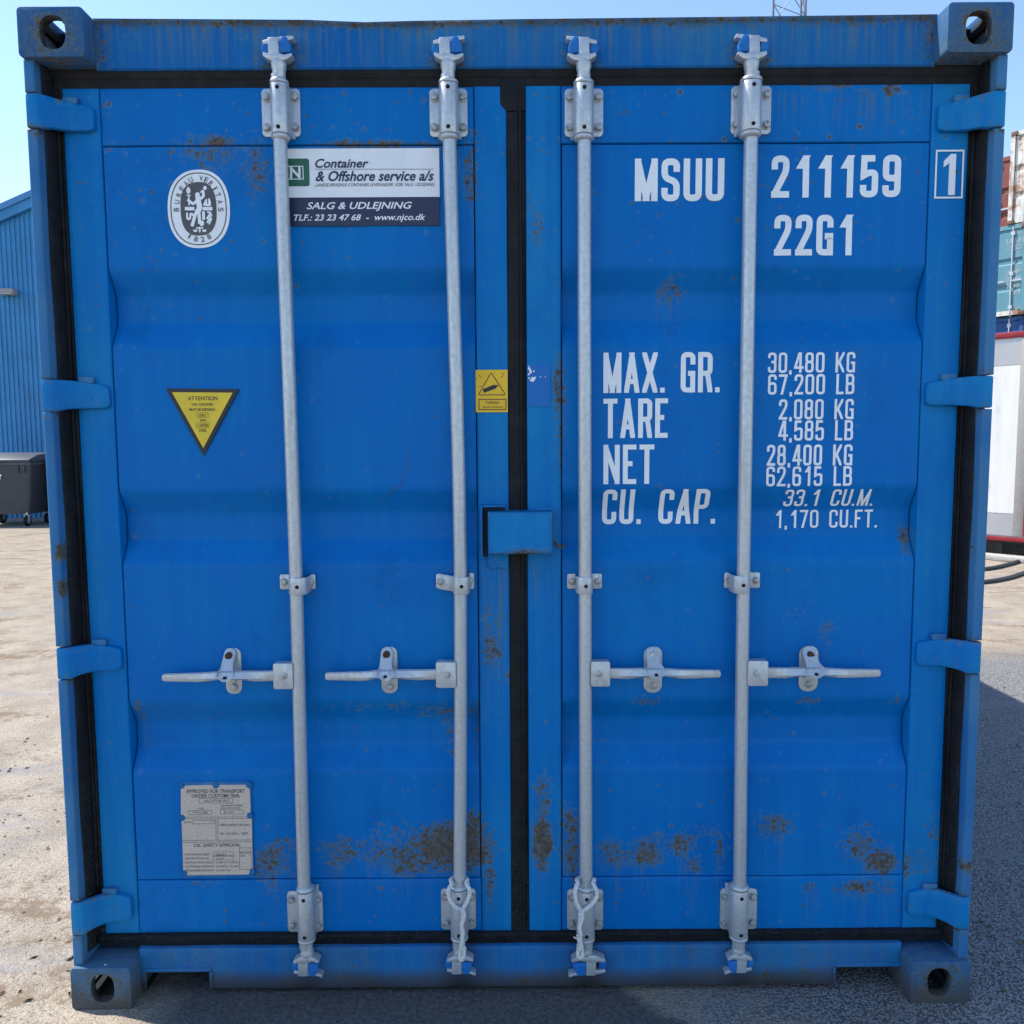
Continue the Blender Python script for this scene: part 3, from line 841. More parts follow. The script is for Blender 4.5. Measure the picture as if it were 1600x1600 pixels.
def bracket(parent, q, upper):
    u0, u1, v0, v1, s0, s1, sv0, sv1 = q
    (xa, zt), (xb, zb) = at(u0, v0, YD), at(u1, v1, YD)
    sx0, sz1 = at(s0, sv0, YR-.012); sx1, sz0 = at(s1, sv1, YR-.012)
    cx = (sx0+sx1)/2; rs = (sx1-sx0)/2
    m = MB().prism(rrect(xa, xb, zb, zt, .011), YD-.006, YD+.0005, 'y')
    arc = [(cx+rs*math.cos(math.radians(a)), YR-rs*math.sin(math.radians(a))) for a in range(0, 181, 12)]
    pr = [(cx+rs+.006, YD-.0055), (cx+rs+.001, YD-.012)]+arc+[(cx-rs-.001, YD-.012), (cx-rs-.006, YD-.0055)]
    m.prism(pr, sz0, sz1, 'z')
    br = ob('bearing_bracket', m, mat_galv, parent, smooth=40, bevel=.0012)
    bx = (xb-xa)/2-.012; ox = (xa+xb)/2; dz = .022
    for ix in (-1, 1):
        for iz in (zt-dz, zb+dz):
            bolt(ox+ix*bx, YD-.006, iz, parent, 1.05, random.random())
    for zz in (sz1-.013 if upper else sz1-.016, sz0+.012):
        o = ob('grease_hole_disc', MB().prism(ellipse(cx+(.0 if upper else .0), zz, .0052, .0052, 14), YR-rs-.0006, YR-rs+.004, 'y'), mat_hole, parent)  # solid black disc, the hole's shade put in as colour
    # collars above and below the sleeve
    r = rs
    for zz, sg in ((sz1, 1), (sz0, -1)):
        prf = [(r-.001, .0015), (r+.0005, .003), (r+.0005, .009), (r-.003, .012), (RR, .015)]
        pf = [(a, zz+sg*b) for a, b in prf]
        if sg < 0: pf = pf[::-1]
        ob('collar', MB().lathe_z([(RR-.001, pf[0][1])]+pf+[(RR-.001, pf[-1][1])], cx, YR, 24), mat_galv, parent, smooth=50)
    return cx, sz0, sz1
def cam_end(parent, q, side, top, cx, znear):
    """anchor-shaped cam: neck, lower wings, post, slanted top bar"""
    u0, u1, v0, v1 = q
    (xa, z1), (xb, z0) = at(u0, v0, YR), at(u1, v1, YR)
    w = xb-xa; h = abs(z1-z0); m = MB()
    d = 1 if top else -1
    base = z0 if top else z1                       # wing level, next to the neck
    pc = xa+w*(.38 if side < 0 else .60)
    if top:
        m.lathe_z([(.0165, znear), (.0165, base-.022), (.0185, base-.016), (.0195, base-.004), (.016, base+.004)], cx, YR, 20)
    else:
        m.lathe_z([(.015, base-.004), (.0185, base+.004), (.0180, base+.012), (.0155, base+.018), (.0155, znear)], cx, YR, 20)
    f = lambda a, b: (xa+w*a, base+d*h*b)
    wing = [f(.04, .30), f(.02, .16), f(.10, .08), f(.30, -.06), f(.62, -.06), f(.80, .0), f(.97, .17), f(.94, .27), f(.70, .19), f(.55, .26), f(.36, .32), f(.20, .25)]
    if side > 0: wing = [(2*xa+w-x, z) for x, z in wing]
    m.prism(wing, YR-.016, YR+.014, 'y')
    m.prism([(pc-.014, base+d*h*.15), (pc+.013, base+d*h*.15), (pc+.011, base+d*h*.95), (pc-.015, base+d*h*.95)], YR-.014, YR+.013, 'y')
    bar = [f(.0, .70), f(.0, .86), f(.40, 1.0), f(.98, 1.06), f(1.0, .92), f(.80, .84), f(.45, .78), f(.15, .72)] if top else \
          [f(.02, .72), f(.0, .88), f(.35, 1.0), f(.62, 1.0), f(.85, 1.02), f(1.02, 1.12), f(1.04, .98), f(.80, .86), f(.45, .80)]
    if side > 0: bar = [(2*xa+w-x, z) for x, z in bar]
    m.prism(bar, YR-.008, YR+.018, 'y')
    ob('cam_end', m, mat_galv, parent, smooth=35, bevel=.0022)
    # the blue keeper lugs on the frame
    k = MB()
    kp = [f(.55, .30), f(.50, .55), f(.58, .98), f(.76, 1.02), f(.92, .62), f(.90, .34)]
    k2 = ellipse(*f(.08, .52), .011, .014, 14)
    if side > 0:
        kp = [(2*xa+w-x, z) for x, z in kp]; k2 = [(2*xa+w-x, z) for x, z in k2]
    for pts_, y_ in ((kp, YR-.012), (k2, YR-.006)):
        o = ob('cam_keeper', MB().prism(pts_, y_, YH+.002, 'y'), mat_keeper, C, smooth=35, bevel=.0035)
        set_attr(o, lambda X, Y, Z: {'fade': .35+0*X, 'spots': .2+0*X})
for bi, B in enumerate(BARS):
    pts = [(at(u, v, YR)) for u, v in B['path']]
    fine = []
    for i in range(len(pts)-1):
        for k in range(6):
            tt = k/6
            fine.append((pts[i][0]*(1-tt)+pts[i+1][0]*tt, YR, pts[i][1]*(1-tt)+pts[i+1][1]*tt))
    fine.append((pts[-1][0], YR, pts[-1][1]))
    xs_ = np.array([p[0] for p in fine]); ker = np.ones(9)/9
    xp = np.convolve(np.pad(xs_, 4, mode='edge'), ker, 'valid'); xp[:4] = xs_[:4]; xp[-4:] = xs_[-4:]
    fine = [(float(a), p[1], p[2]) for a, p in zip(xp, fine)]
    bar = ob('locking_bar', MB().tube(fine, RR, 24), mat_galv, C, smooth=50)
    cx, a0, a1 = bracket(bar, B['up'], True)
    cam_end(bar, B['camt'], B['side'], True, cx, a1)
    cx, a0, a1 = bracket(bar, B['lo'], False)
    cam_end(bar, B['caml'], B['side'], False, cx, a0)
    # guide clamp half way up
    u0, u1, v0, v1, s0, s1 = B['guide']
    (xa, zt), (xb, zb) = at(u0, v0, YD), at(u1, v1, YD)
    sx0, _ = at(s0, v0, YR-.012); sx1, _ = at(s1, v0, YR-.012)
    cx = (sx0+sx1)/2; rs = max((sx1-sx0)/2, RR+.004)
    arc = [(cx+rs*math.cos(math.radians(a)), YR-.000-rs*.92*math.sin(math.radians(a))) for a in range(0, 181, 12)]
    inner = [(cx-(RR+.0005)*math.cos(math.radians(a)), YR-(RR+.0005)*math.sin(math.radians(a))) for a in range(0, 181, 15)]
    m = MB().prism([(cx+rs, YD-.003)]+arc+[(cx-rs, YD-.003)]+inner, zb-.006, zt-.002, 'z')
    if bi != 1:
        m.prism(rrect(xa, cx-rs+.002, zb, zt, .005, 4), YD-.007, YD, 'y')
        m.prism(rrect(cx+rs-.002, xb, zb, zt, .005, 4), YD-.007, YD, 'y')
        bz_ = ((zt+zb)/2,)*2
    else:      # this clamp is bent up on its left ear
        m.prism([(xa, zt-.002), (xa+.006, zt+.002), (cx-rs+.004, zt-.006), (cx-rs+.004, zb-.005), (xa+.012, zb+.002), (xa, zb+.006)], YD-.016, YD-.008, 'y')
        m.prism(rrect(cx+rs-.004, xb, zb, zt+.002, .005, 4), YD-.007, YD, 'y')
        bz_ = ((zt+zb)/2+.0015, (zt+zb)/2+.003)
    ob('guide_clamp', m, mat_galv, bar, smooth=40, bevel=.001)
    bolt(xa+.012, YD-(.016 if bi == 1 else .007), bz_[0], bar, .95, random.random())
    bolt(xb-.011, YD-.007, bz_[1], bar, .95, random.random())
    ob('grease_hole_disc', MB().prism(ellipse(cx+.002, (zt+zb)/2-.005, .005, .005, 14), YR-rs*.92-.0008, YR-rs*.8, 'y'), mat_hole, bar)  # black disc painting the shade of a hole in the clamp
    # handle hub, handle
    u0, u1, v0, v1 = B['hub']
    (xa, zt), (xb, zb) = at(u0, v0, YR-.012), at(u1, v1, YR-.012)
    m = MB()
    m.prism(rrect(xa, xb, zb, zt, .006, 4), YR-.018, YR-.011, 'y')
    m.prism(rrect(xa, xb, zb+.001, zt-.001, .006, 4), YR+.008, YR+.014, 'y')
    m.box(xa+.002, xb-.002, YR-.012, YR+.010, zt-.006, zt-.001)
    hub = ob('handle_hub', m, mat_galv, bar, smooth=35, bevel=.0018)
    px_ = (xa+xb)/2+(.004 if B['side'] < 0 else -.004); pz_ = (zt+zb)/2+.001
    ob('hub_pin', MB().prism(ellipse(px_, pz_, .0082, .0082, 16), YR-.0225, YR-.017, 'y'), mat_bolt, bar, bevel=.0008)
    sd = B['side']; x_in = xb-.01 if sd > 0 else xa+.01
    x_tip = at(B['tip'], (v0+v1)/2, YR-.008)[0]
    rx = at((B['ret'][0]+B['ret'][1])/2, 1045, YR)[0]
    L = x_tip-x_in
    rr = (rx-x_in)/L
    zc_ = (zt+zb)/2
    # fraction, top, bottom, ridge offset
    stn = [(0, .013, -.017, .000), (.08, .0125, -.0165, .001), (.20, .013, -.017, .004), (rr-.14, .014, -.014, .009), (rr, .014, -.009, .011), (rr+.12, .013, -.011, .008), (.62, .010, -.016, .002), (.70, .008, -.018, .001), (.90, .0065, -.0165, .001), (.980, .006, -.016, .000), (.997, .0045, -.0145, .0), (1, .002, -.012, .0)]
    vs = []; fs = []
    for (f_, t_, b_, rg) in stn:
        x = x_in+L*f_; yo = YR-.004-.012*max(0, 1-abs(f_-rr)*3)*.6
        vs += [(x, yo, zc_+t_), (x, yo-.004-rg*.25, zc_+t_-.003), (x, yo-.005-rg, zc_+b_*.45+t_*.1), (x, yo-.004-rg*.3, zc_+b_+.003), (x, yo, zc_+b_), (x, yo+.006, zc_+b_+.002), (x, yo+.006, zc_+t_-.002)]
    for a in range(len(stn)-1):
        for k in range(7):
            fs.append((a*7+k, a*7+(k+1) % 7, (a+1)*7+(k+1) % 7, (a+1)*7+k))
    fs += [tuple(range(7)), tuple(range(len(vs)-1, len(vs)-8, -1))]
    ob('handle', MB().add(vs, fs), mat_galv, bar, smooth=20, merge=True)
    # handle retainer on the door
    u0, u1, v0, v1 = B['ret']
    (xa, zt), (xb, zb) = at(u0, v0, YD), at(u1, v1, YD)
    w_ = xb-xa; cxr = (xa+xb)/2
    ys = sheetY((zt+zb)/2)
    m = MB().prism(rrect(xa+.002, xb+.000, zb, zt-.004, w_*.42, 8), ys-.005, ys+.0003, 'y')
    ret = ob('handle_retainer', m, mat_galv, C, smooth=40, bevel=.0012)
    wf_ = w_*.36
    zh = zc_+.004
    fl = MB()
    fl.prism([(cxr-wf_-.003+wf_*math.cos(math.radians(a))+wf_, zt-wf_-.002+wf_*math.sin(math.radians(a))) for a in range(0, 181, 20)]+[(cxr-wf_-.003, zh+.02), (cxr-wf_*1.35, zh+.008), (cxr-wf_*1.5, zh-.003), (cxr-wf_*.5, zh-.016), (cxr+wf_*.4, zh-.016), (cxr+wf_*1.5, zh+.001), (cxr+wf_*1.2, zh+.01), (cxr+wf_-.003, zh+.02)], YR-.026, YR-.021, 'y')
    # pull the upper end of the flap back to the plate
    fl.v = [(x, y+(ys-.010-(YR-.026))*max(0, min(1, (z-zh-.006)/.030))*.92, z) for x, y, z in fl.v]
    ob('retainer_flap', fl, mat_galv, ret, smooth=40, bevel=.0012)
    ob('slot', MB().prism(rrect(cxr-.006, cxr+.004, zh-.008, zh-.001, .003, 4), YR-.0268, YR-.024, 'y'), mat_hole, ret)  # proud black piece, the slot's shade put in as colour
    ob('rivet', MB().prism(ellipse(cxr-.003, zt-wf_-.004, .0095, .0095, 16), ys-.030, ys-.009, 'y'), mat_rust if bi != 2 else mat_galv, ret, bevel=.001)
    ct = MB().prism([(cxr-.011, zh-.016), (cxr+.008, zh-.016), (cxr+.008, zh-.033), (cxr-.011, zh-.033)], ys-.016, ys-.004, 'y')
    ob('retainer_stop', ct, mat_galv, ret, bevel=.0015)
    bolt(cxr+.001, ys-.005, zb+.020, ret, 1.0, random.random())

# ------------------------------------------------------------------ lettering
def on_sheet(u, v):
    """photo point -> x and height on the unrolled door sheet"""
    Y = YP
    for _ in range(8):
        x, z = at(u, v, Y); Y = sheetY(z)
    return x, unroll(z)
def rounded(pts, rad, close=False, n=6):
    """polyline with rounded corners; pts (x,z[,r])"""
    m = len(pts); out = []
    for i in range(m):
        p = np.array(pts[i][:2], float)
        r = pts[i][2] if len(pts[i]) > 2 else rad
        if (not close and i in (0, m-1)) or r <= 0:
            out.append(p); continue
        a = np.array(pts[(i-1) % m][:2], float); b = np.array(pts[(i+1) % m][:2], float)
        la, lb = np.linalg.norm(a-p), np.linalg.norm(b-p)
        ra = min(r, la*.5, lb*.5)
        da, db = (a-p)/la, (b-p)/lb
        for k in range(n+1):
            tt = k/n
            out.append((1-tt)**2*(p+da*ra)+2*tt*(1-tt)*p+tt**2*(p+db*ra))
    return out
# glyphs: width (of cap height), closed paths 'C', open paths 'P', slanted bars 'D' (x0,y0,x1,y1)
GL = {
 'M': (.52, [('P', [(0,0),(0,1)]), ('P', [(1,0),(1,1)]), ('D', (0,1,.5,0)), ('D', (1,1,.5,0))]),
 'S': (.42, [('P', [(1,.72),(1,1),(0,1),(0,.56),(1,.44),(1,0),(0,0),(0,.28)])]),
 'U': (.42, [('P', [(0,1),(0,0),(1,0),(1,1)])]),
 'G': (.42, [('P', [(1,.72),(1,1),(0,1),(0,0),(1,0,.0),(1,.47,0),(.5,.47)])]),
 'C': (.42, [('P', [(1,.70),(1,1),(0,1),(0,0),(1,0),(1,.30)])]),
 'A': (.44, [('D', (0,0,.5,1)), ('D', (1,0,.5,1)), ('H', (.22,.78,.25))]),
 'X': (.44, [('D', (0,0,1,1)), ('D', (1,0,0,1))]),
 'R': (.42, [('P', [(0,0),(0,1,0),(1,1),(1,.47),(0,.47)]), ('D', (1,0,.72,.5))]),
 'P': (.42, [('P', [(0,0),(0,1,0),(1,1),(1,.45),(0,.45)])]),
 'B': (.42, [('P', [(0,0,0),(0,1,0),(.96,1),(.96,.52),(0,.52)]), ('P', [(0,.52),(1,.52),(1,0),(0,0)])]),
 'T': (.42, [('H', (0,1,1)), ('P', [(.5,0),(.5,1)])]),
 'E': (.38, [('P', [(0,0),(0,1)]), ('H', (0,1,1)), ('H', (0,.85,.52)), ('H', (0,1,0))]),
 'F': (.38, [('P', [(0,0),(0,1)]), ('H', (0,1,1)), ('H', (0,.85,.52))]),
 'L': (.36, [('P', [(0,0),(0,1)]), ('H', (0,1,0))]),
 'N': (.46, [('P', [(0,0),(0,1)]), ('P', [(1,0),(1,1)]), ('D', (0,1,1,0))]),
 'K': (.44, [('P', [(0,0),(0,1)]), ('D', (.12,.36,1,1)), ('D', (.36,.52,1,0))]),
 '0': (.42, [('C', [(0,0),(0,1),(1,1),(1,0)])]),
 '1': (.42, [('P', [(.78,0),(.78,1)]), ('D', (.22,.72,.70,1))]),
 '2': (.42, [('P', [(0,.70),(0,1),(1,1),(1,.66),(.02,.02,0)]), ('H', (0,1,0))]),
 '3': (.42, [('P', [(0,.76),(0,1),(1,1),(1,.54),(.35,.54)]), ('P', [(.35,.54),(1,.54),(1,0),(0,0),(0,.26)])]),
 '4': (.44, [('P', [(.80,0),(.80,1)]), ('D', (0,.22,.62,1)), ('H', (0,1.1,.22))]),
 '5': (.42, [('H', (.06,.98,1)), ('P', [(.06,1),(.02,.52,0),(.4,.60,.1),(1,.60),(1,0),(0,0),(0,.26)])]),
 '6': (.42, [('C', [(0,0),(0,.56),(1,.56),(1,0)]), ('P', [(0,.3),(0,1),(1,1),(1,.76)])]),
 '7': (.42, [('H', (0,1,1)), ('D', (.34,0,.98,1))]),
 '8': (.42, [('C', [(0,0),(0,.53),(1,.53),(1,0)]), ('C', [(.03,.53),(.03,1),(.97,1),(.97,.53)])]),
 '9': (.42, [('C', [(0,.44),(0,1),(1,1),(1,.44)]), ('P', [(1,.7),(1,0),(0,0),(0,.24)])]),
 '.': (.13, [('dot', 0)]), ',': (.13, [('dot', -.10)]), ' ': (.30, []),
}
def stencil(text, u0, u1, v0, v1, stroke=.13, gap=.10, space=.30, mono=False):
    """white vinyl characters wrapped on the right-hand door sheet"""
    xa, za = on_sheet(u0, v0); xb, zb = on_sheet(u1, v1)
    H = za-zb; Wd = xb-xa
    ws = [(.42 if (mono and c.isdigit()) else GL[c][0]) if c != ' ' else space for c in text]
    tot = sum(ws)+gap*(len(text)-1)
    kx = Wd/(tot*H)
    m = MB(); x = xa; lay = 0
    t = stroke*H
    for c, w in zip(text, ws):
        gw = w*H*kx
        def T(px, py): return (x+t/2+px*(gw-t), zb+t/2+py*(H-t))
        for k, st in enumerate(GL[c][1] if c != ' ' else []):
            y = .0012+.00012*k
            if st[0] in 'CP' and st[0] != 'D' and len(st[0]) == 1:
                pts = [(*T(*p[:2]), *( [p[2]] if len(p) > 2 else [])) for p in st[1]]
                R_ = (gw-t)*.42
                pts = rounded(pts, R_, st[0] == 'C')
                if st[0] == 'P':        # square ends
                    a, b = np.array(pts[0]), np.array(pts[1]); d_ = (a-b)/np.linalg.norm(a-b)
                    e, f_ = np.array(pts[-1]), np.array(pts[-2]); d2 = (e-f_)/np.linalg.norm(e-f_)
                    if abs(d_[1]) > .9 and (st[1][0][1] in (0, 1)): pts[0] = a+d_*t/2
                    if abs(d2[1]) > .9 and (st[1][-1][1] in (0, 1)): pts[-1] = e+d2*t/2
                m.ribbon([tuple(p) for p in pts], t, y, .005, st[0] == 'C', surf)
            elif st[0] == 'H':
                f0, f1, yy = st[1]
                a = T(f0, yy); b = T(f1, yy)
                m.ribbon([(a[0]-t/2*(f0 == 0), a[1]), (b[0]+t/2*(f1 >= 1), b[1])], t, y, .005, False, surf)
            elif st[0] == 'D':
                x0_, y0_, x1_, y1_ = st[1]
                A = np.array(T(x0_, y0_)); Bq = np.array(T(x1_, y1_))
                if A[1] > Bq[1]: A, Bq = Bq, A
                e0 = t/2 if min(y0_, y1_) == 0 else 0; e1 = t/2 if max(y0_, y1_) == 1 else 0
                dx_ = (Bq[0]-A[0])/max(1e-6, Bq[1]-A[1])
                hwid = t/2*math.sqrt(1+dx_*dx_)
                # cut level with the cap lines, never past the glyph's own sides
                n_ = max(2, int((Bq[1]-A[1])/.005)); vs = []
                for i in range(n_+1):
                    zz = A[1]-e0+(Bq[1]+e1-A[1]+e0)*i/n_
                    xx = A[0]+dx_*(zz-A[1])
                    l_, r_ = xx-hwid, xx+hwid
                    l_ = max(l_, x); r_ = min(r_, x+gw)
                    vs += [surf(l_, zz, y), surf(r_, zz, y)]
                m.add(vs, [(2*i, 2*i+1, 2*i+3, 2*i+2) for i in range(n_)])
            elif st[0] == 'dot':
                q = min(gw, t)
                m.ribbon([(x+gw/2, zb+st[1]*H*.9), (x+gw/2, zb+t)], q, y, .005, False, surf)
        x += gw+gap*H*kx
    o = ob('lettering', m, mat_white, C, smooth=0)
    return o
stencil('MSUU', 992, 1131, 248, 314, .155, .085)
stencil('211159', 1206, 1406, 243, 308, .155, .10, mono=True)
stencil('22G1', 1210, 1334, 336, 399, .155, .10, mono=True)
stencil('MAX. GR.', 943, 1124, 551, 613, .125, .08, .30)
stencil('TARE', 943, 1043, 623, 684, .125, .09)
stencil('NET', 943, 1022, 695, 756, .125, .09)
stencil('CU. CAP.', 943, 1117, 765, 818, .125, .09, .34)
for tx, u0, u1, v0, v1 in (('30,480 KG', 1200, 1335, 551, 582), ('67,200 LB', 1200, 1334, 585, 616), ('2,080 KG', 1217, 1333, 624, 655), ('4,585 LB', 1216, 1332, 657, 688),
                           ('28,400 KG', 1198, 1331, 695, 727), ('62,615 LB', 1197, 1330, 729, 759), ('33.1 CU.M.', 1228, 1362, 765, 790), ('1,170 CU.FT.', 1210, 1370, 797, 824)):
    stencil(tx, u0, u1, v0, v1, .125, .10, .34)
(xa, za), (xb, zb) = at(1463, 236, YD), at(1502, 309, YD)
m = MB().ribbon([(xa, za), (xb, za), (xb, zb), (xa, zb)], .0045, YD-.0022, .02, True)
ob('lettering_frame', m, mat_white, C, smooth=0)
(xa, za), (xb, zb) = at(1475, 241, YD), at(1491, 305, YD)
t_ = .0165
m = MB().prism([(xb-t_, zb), (xb, zb), (xb, za), (xb-t_*.8, za), (xa, za-.017), (xa, za-.033), (xb-t_, za-.022)], YD-.0024, YD+.001, 'y')
ob('lettering', m, mat_white, C, smooth=0)
def text_mesh(txt, x0, x1, z0, z1, y, bold=0.0, shear=0.0, fit='both'):
    cu = bpy.data.curves.new('t', 'FONT'); cu.body = txt; cu.size = 1.0; cu.offset = bold; cu.shear = shear
    cu.resolution_u = 3
    o = bpy.data.objects.new('t', cu); COL.objects.link(o)
    dg = bpy.context.evaluated_depsgraph_get()
    me = bpy.data.meshes.new_from_object(o.evaluated_get(dg))
    bpy.data.objects.remove(o, do_unlink=True); bpy.data.curves.remove(cu)
    n_ = len(me.vertices); co = np.empty(n_*3, 'f'); me.vertices.foreach_get('co', co); co = co.reshape(-1, 3)
    mn, mx = co.min(0), co.max(0)
    out = np.empty_like(co)
    out[:, 0] = x0+(co[:, 0]-mn[0])/(mx[0]-mn[0])*(x1-x0)
    out[:, 2] = z0+(co[:, 1]-mn[1])/(mx[1]-mn[1])*(z1-z0)
    out[:, 1] = y
    fs = [tuple(p.vertices) for p in me.polygons]
    bpy.data.meshes.remove(me)
    return MB().add(out.tolist(), fs)
def print_px(name, txt, u0, u1, v0, v1, y, mat, parent, bold=0.0, shear=0.0):
    (a, b), (c, d_) = at(u0, v0, y), at(u1, v1, y)
    return ob(name, text_mesh(txt, a, c, d_, b, y, bold, shear), mat, parent, smooth=0)
def rect_px(name, u0, u1, v0, v1, y0, y1, mat, parent, bevel=0.0):
    (a, b), (c, d_) = at(u0, v0, y0), at(u1, v1, y0)
    return ob(name, MB().box(a, c, y0, y1, d_, b), mat, parent, bevel=bevel)
YS = YP-.0035

# company sign on the left door
sg = rect_px('company_sign', 441, 687, 232.5, 308.5, YS, YP+.003, mat_plate_white, C)
rect_px('sign_band', 441, 687, 308.8, 352, YS-.0002, YP+.003, mat_navy, sg)
(a, b), (c, d_) = at(441, 248, YS), at(484, 291, YS)
ob('logo_field', MB().prism(rrect(a, c, d_, b, .006, 4), YS-.0006, YS-.0002, 'y'), mat_green, sg, smooth=0)
(a, b), (c, d_) = at(447, 260, YS), at(474, 280, YS)
y_ = YS-.0010
m = MB().ribbon([(a, b), (c, b), (c, d_), (a, d_)], .0022, y_, .02, True)
hN = b-d_
m.ribbon([at(455, 261, YS), at(455, 279, YS)], .0060, y_-.0001, .02)
m.ribbon([at(468, 261, YS), at(468, 279, YS)], .0060, y_-.0001, .02)
m.ribbon([at(454, 262, YS), at(469, 278, YS)], .0065, y_-.0002, .02)
ob('logo', m, mat_plate_white, sg, smooth=0)
ob('sign_rule', MB().ribbon([at(492, 264.5, YS), at(677, 264.5, YS)], .0011, y_), mat_grey_print, sg, smooth=0)
print_px('sign_lettering', 'Container', 492, 576, 248, 262, y_, mat_navy, sg, .022, .28)
print_px('sign_lettering', '& Offshore service a/s', 493, 678, 267, 282.5, y_, mat_navy, sg, .022, .28)
print_px('sign_lettering', 'LANDSDÆKKENDE CONTAINER LEVERANDØR  KØB  SALG  UDLEJNING', 493, 679, 286.5, 292, y_, mat_navy, sg, .0, .28)
print_px('sign_lettering', 'SALG & UDLEJNING', 479, 644, 316, 329.5, y_, mat_plate_white, sg, .016, .28)
print_px('sign_lettering', 'TLF.: 23 23 47 68  -  www.njco.dk', 459, 665, 335, 347, y_, mat_plate_white, sg, .016, .28)

# certifying society emblem: oval sticker
def EZ(x, y): return at(250+x*.0875, 255+y*.0875, YS)
def epoly(cx, cy, rx, ry, p=2.3, n_=56, rot=-.045):
    return [EZ(cx+a, cy+b) for a, b in ellipse(0, 0, rx, ry, n_, p, rot)]
emb = ob('emblem_sticker', MB().prism(epoly(692, 815, 555, 700), YS, YP+.003, 'y'), mat_white, C, smooth=0)
y1, y2 = YS-.0006, YS-.0010
ob('emblem_ring', MB().ribbon(epoly(690, 815, 494, 640), .0026, y1, .02, True), mat_grey_print, emb, smooth=0)
ob('emblem_field', MB().poly(epoly(690, 815, 322, 478, 2.6)[::-1], y1), mat_grey_print, emb, smooth=0)
K = .0875/600
fig = MB(); lay = [y2]
def S(pts, w):
    lay[0] -= .00004
    fig.ribbon(rounded([EZ(*p) for p in pts], 30*K*1.0), w*K, lay[0], .01)
def O(cx, cy, rx, ry):
    lay[0] -= .00004
    fig.poly([EZ(cx+a, cy+b) for a, b in ellipse(0, 0, rx, ry, 18)][::-1], lay[0])
def PG(pts):
    lay[0] -= .00004
    fig.poly([EZ(*p) for p in pts], lay[0])
O(673, 565, 42, 45); S([(678, 590), (690, 700), (712, 780), (690, 860)], 92); S([(725, 640), (785, 590), (765, 480)], 48); O(806, 444, 34, 36); S([(725, 530), (745, 500)], 22)
S([(660, 670), (595, 735), (495, 650)], 46); S([(515, 590), (522, 758)], 24); S([(480, 576), (552, 576)], 20); O(511, 492, 38, 58); PG([(490, 450), (505, 415), (530, 455)])
S([(670, 830), (625, 950), (575, 1130)], 58); S([(690, 840), (705, 950), (712, 1085)], 56); S([(700, 850), (735, 830)], 40)
S([(448, 815), (617, 815)], 60); S([(764, 815), (940, 815)], 60); S([(488, 885), (490, 1000), (545, 1000), (545, 905), (590, 905), (582, 945)], 34); S([(780, 865), (784, 1015)], 50)
S([(915, 880), (840, 1000)], 34); S([(930, 920), (845, 1070)], 30); S([(925, 985), (880, 1095)], 34); S([(845, 880), (900, 875)], 26)
O(752, 1078, 42, 50); S([(645, 1160), (782, 1160)], 22); S([(715, 1140), (716, 1238)], 30)
PG([(592, 1190), (680, 1190), (662, 1232), (612, 1232)]); PG([(752, 1190), (838, 1190), (820, 1232), (770, 1232)])
PG([(770, 752), (805, 680), (825, 640), (845, 640), (848, 735), (862, 735), (868, 630), (890, 628), (918, 700), (912, 770), (820, 770)])
ob('emblem_figure', fig, mat_white, emb, smooth=0)
def arc_text(txt, cx, cy, rx, ry, a0, a1, h, inward):
    n_ = len(txt)
    for i, ch in enumerate(txt):
        if ch == ' ': continue
        a = math.radians(a0+(a1-a0)*i/(n_-1))
        px, py = cx+rx*math.cos(a), cy-ry*math.sin(a)
        nx_, ny_ = math.cos(a)/rx, math.sin(a)/ry
        an = math.atan2(ny_, nx_)-math.pi/2
        if inward: an += math.pi
        X0, Z0 = EZ(px, py)
        w = h*(.26 if ch in 'I1' else .70)
        g_ = text_mesh(ch, -w/2*K, w/2*K, -h/2*K, h/2*K, y2-.0006, .006)
        ca, sa = math.cos(an), math.sin(an)
        g_.v = [(X0+x*ca-z*sa, y, Z0+x*sa+z*ca) for x, y, z in g_.v]
        ob('emblem_letter', g_, mat_grey_print, emb, smooth=0)
arc_text('BUREAU VERITAS', 690, 850, 398, 585, 178, 2, 92, False)
arc_text('1828', 715, 815, 400, 548, 243, 294, 92, True)

# upside-down warning triangle
tri = [(259, 607), (373, 608), (318, 712)]
ctr = (316.5, 641)
def shr(k): return [at(ctr[0]+(u-ctr[0])*k, ctr[1]+(v-ctr[1])*k, YS) for u, v in tri]
wt = ob('warning_triangle', MB().prism(shr(1.0), YS, YP+.003, 'y'), mat_black, C, smooth=0)
ob('triangle_field', MB().poly(shr(.83), YS-.0005), mat_yellow, wt, smooth=0)
y_ = YS-.0010
for tx, u0, u1, v0, v1 in (('ATTENTION', 293, 340, 619.5, 625.5), ('THIS CONTAINER', 299, 333, 630, 634), ('MUST BE REPAIRED', 296, 336, 638, 642), ('ONLY', 311, 322, 646.5, 651), ('WITH', 312, 322, 655, 659), ('CORTEN', 310, 325, 662.5, 667), ('STEEL', 311, 323, 670.5, 675)):
    print_px('triangle_lettering', tx, u0, u1, v0, v1, y_, mat_black, wt, .012)
for u0, u1, v0, v1 in ((308, 325.5, 645, 652), (307, 327, 661, 668.5)):
    (a, b), (c, d_) = at(u0, v0, YS), at(u1, v1, YS)
    ob('triangle_box', MB().ribbon([(a, b), (c, b), (c, d_), (a, d_)], .0008, y_, .02, True), mat_black, wt, smooth=0)

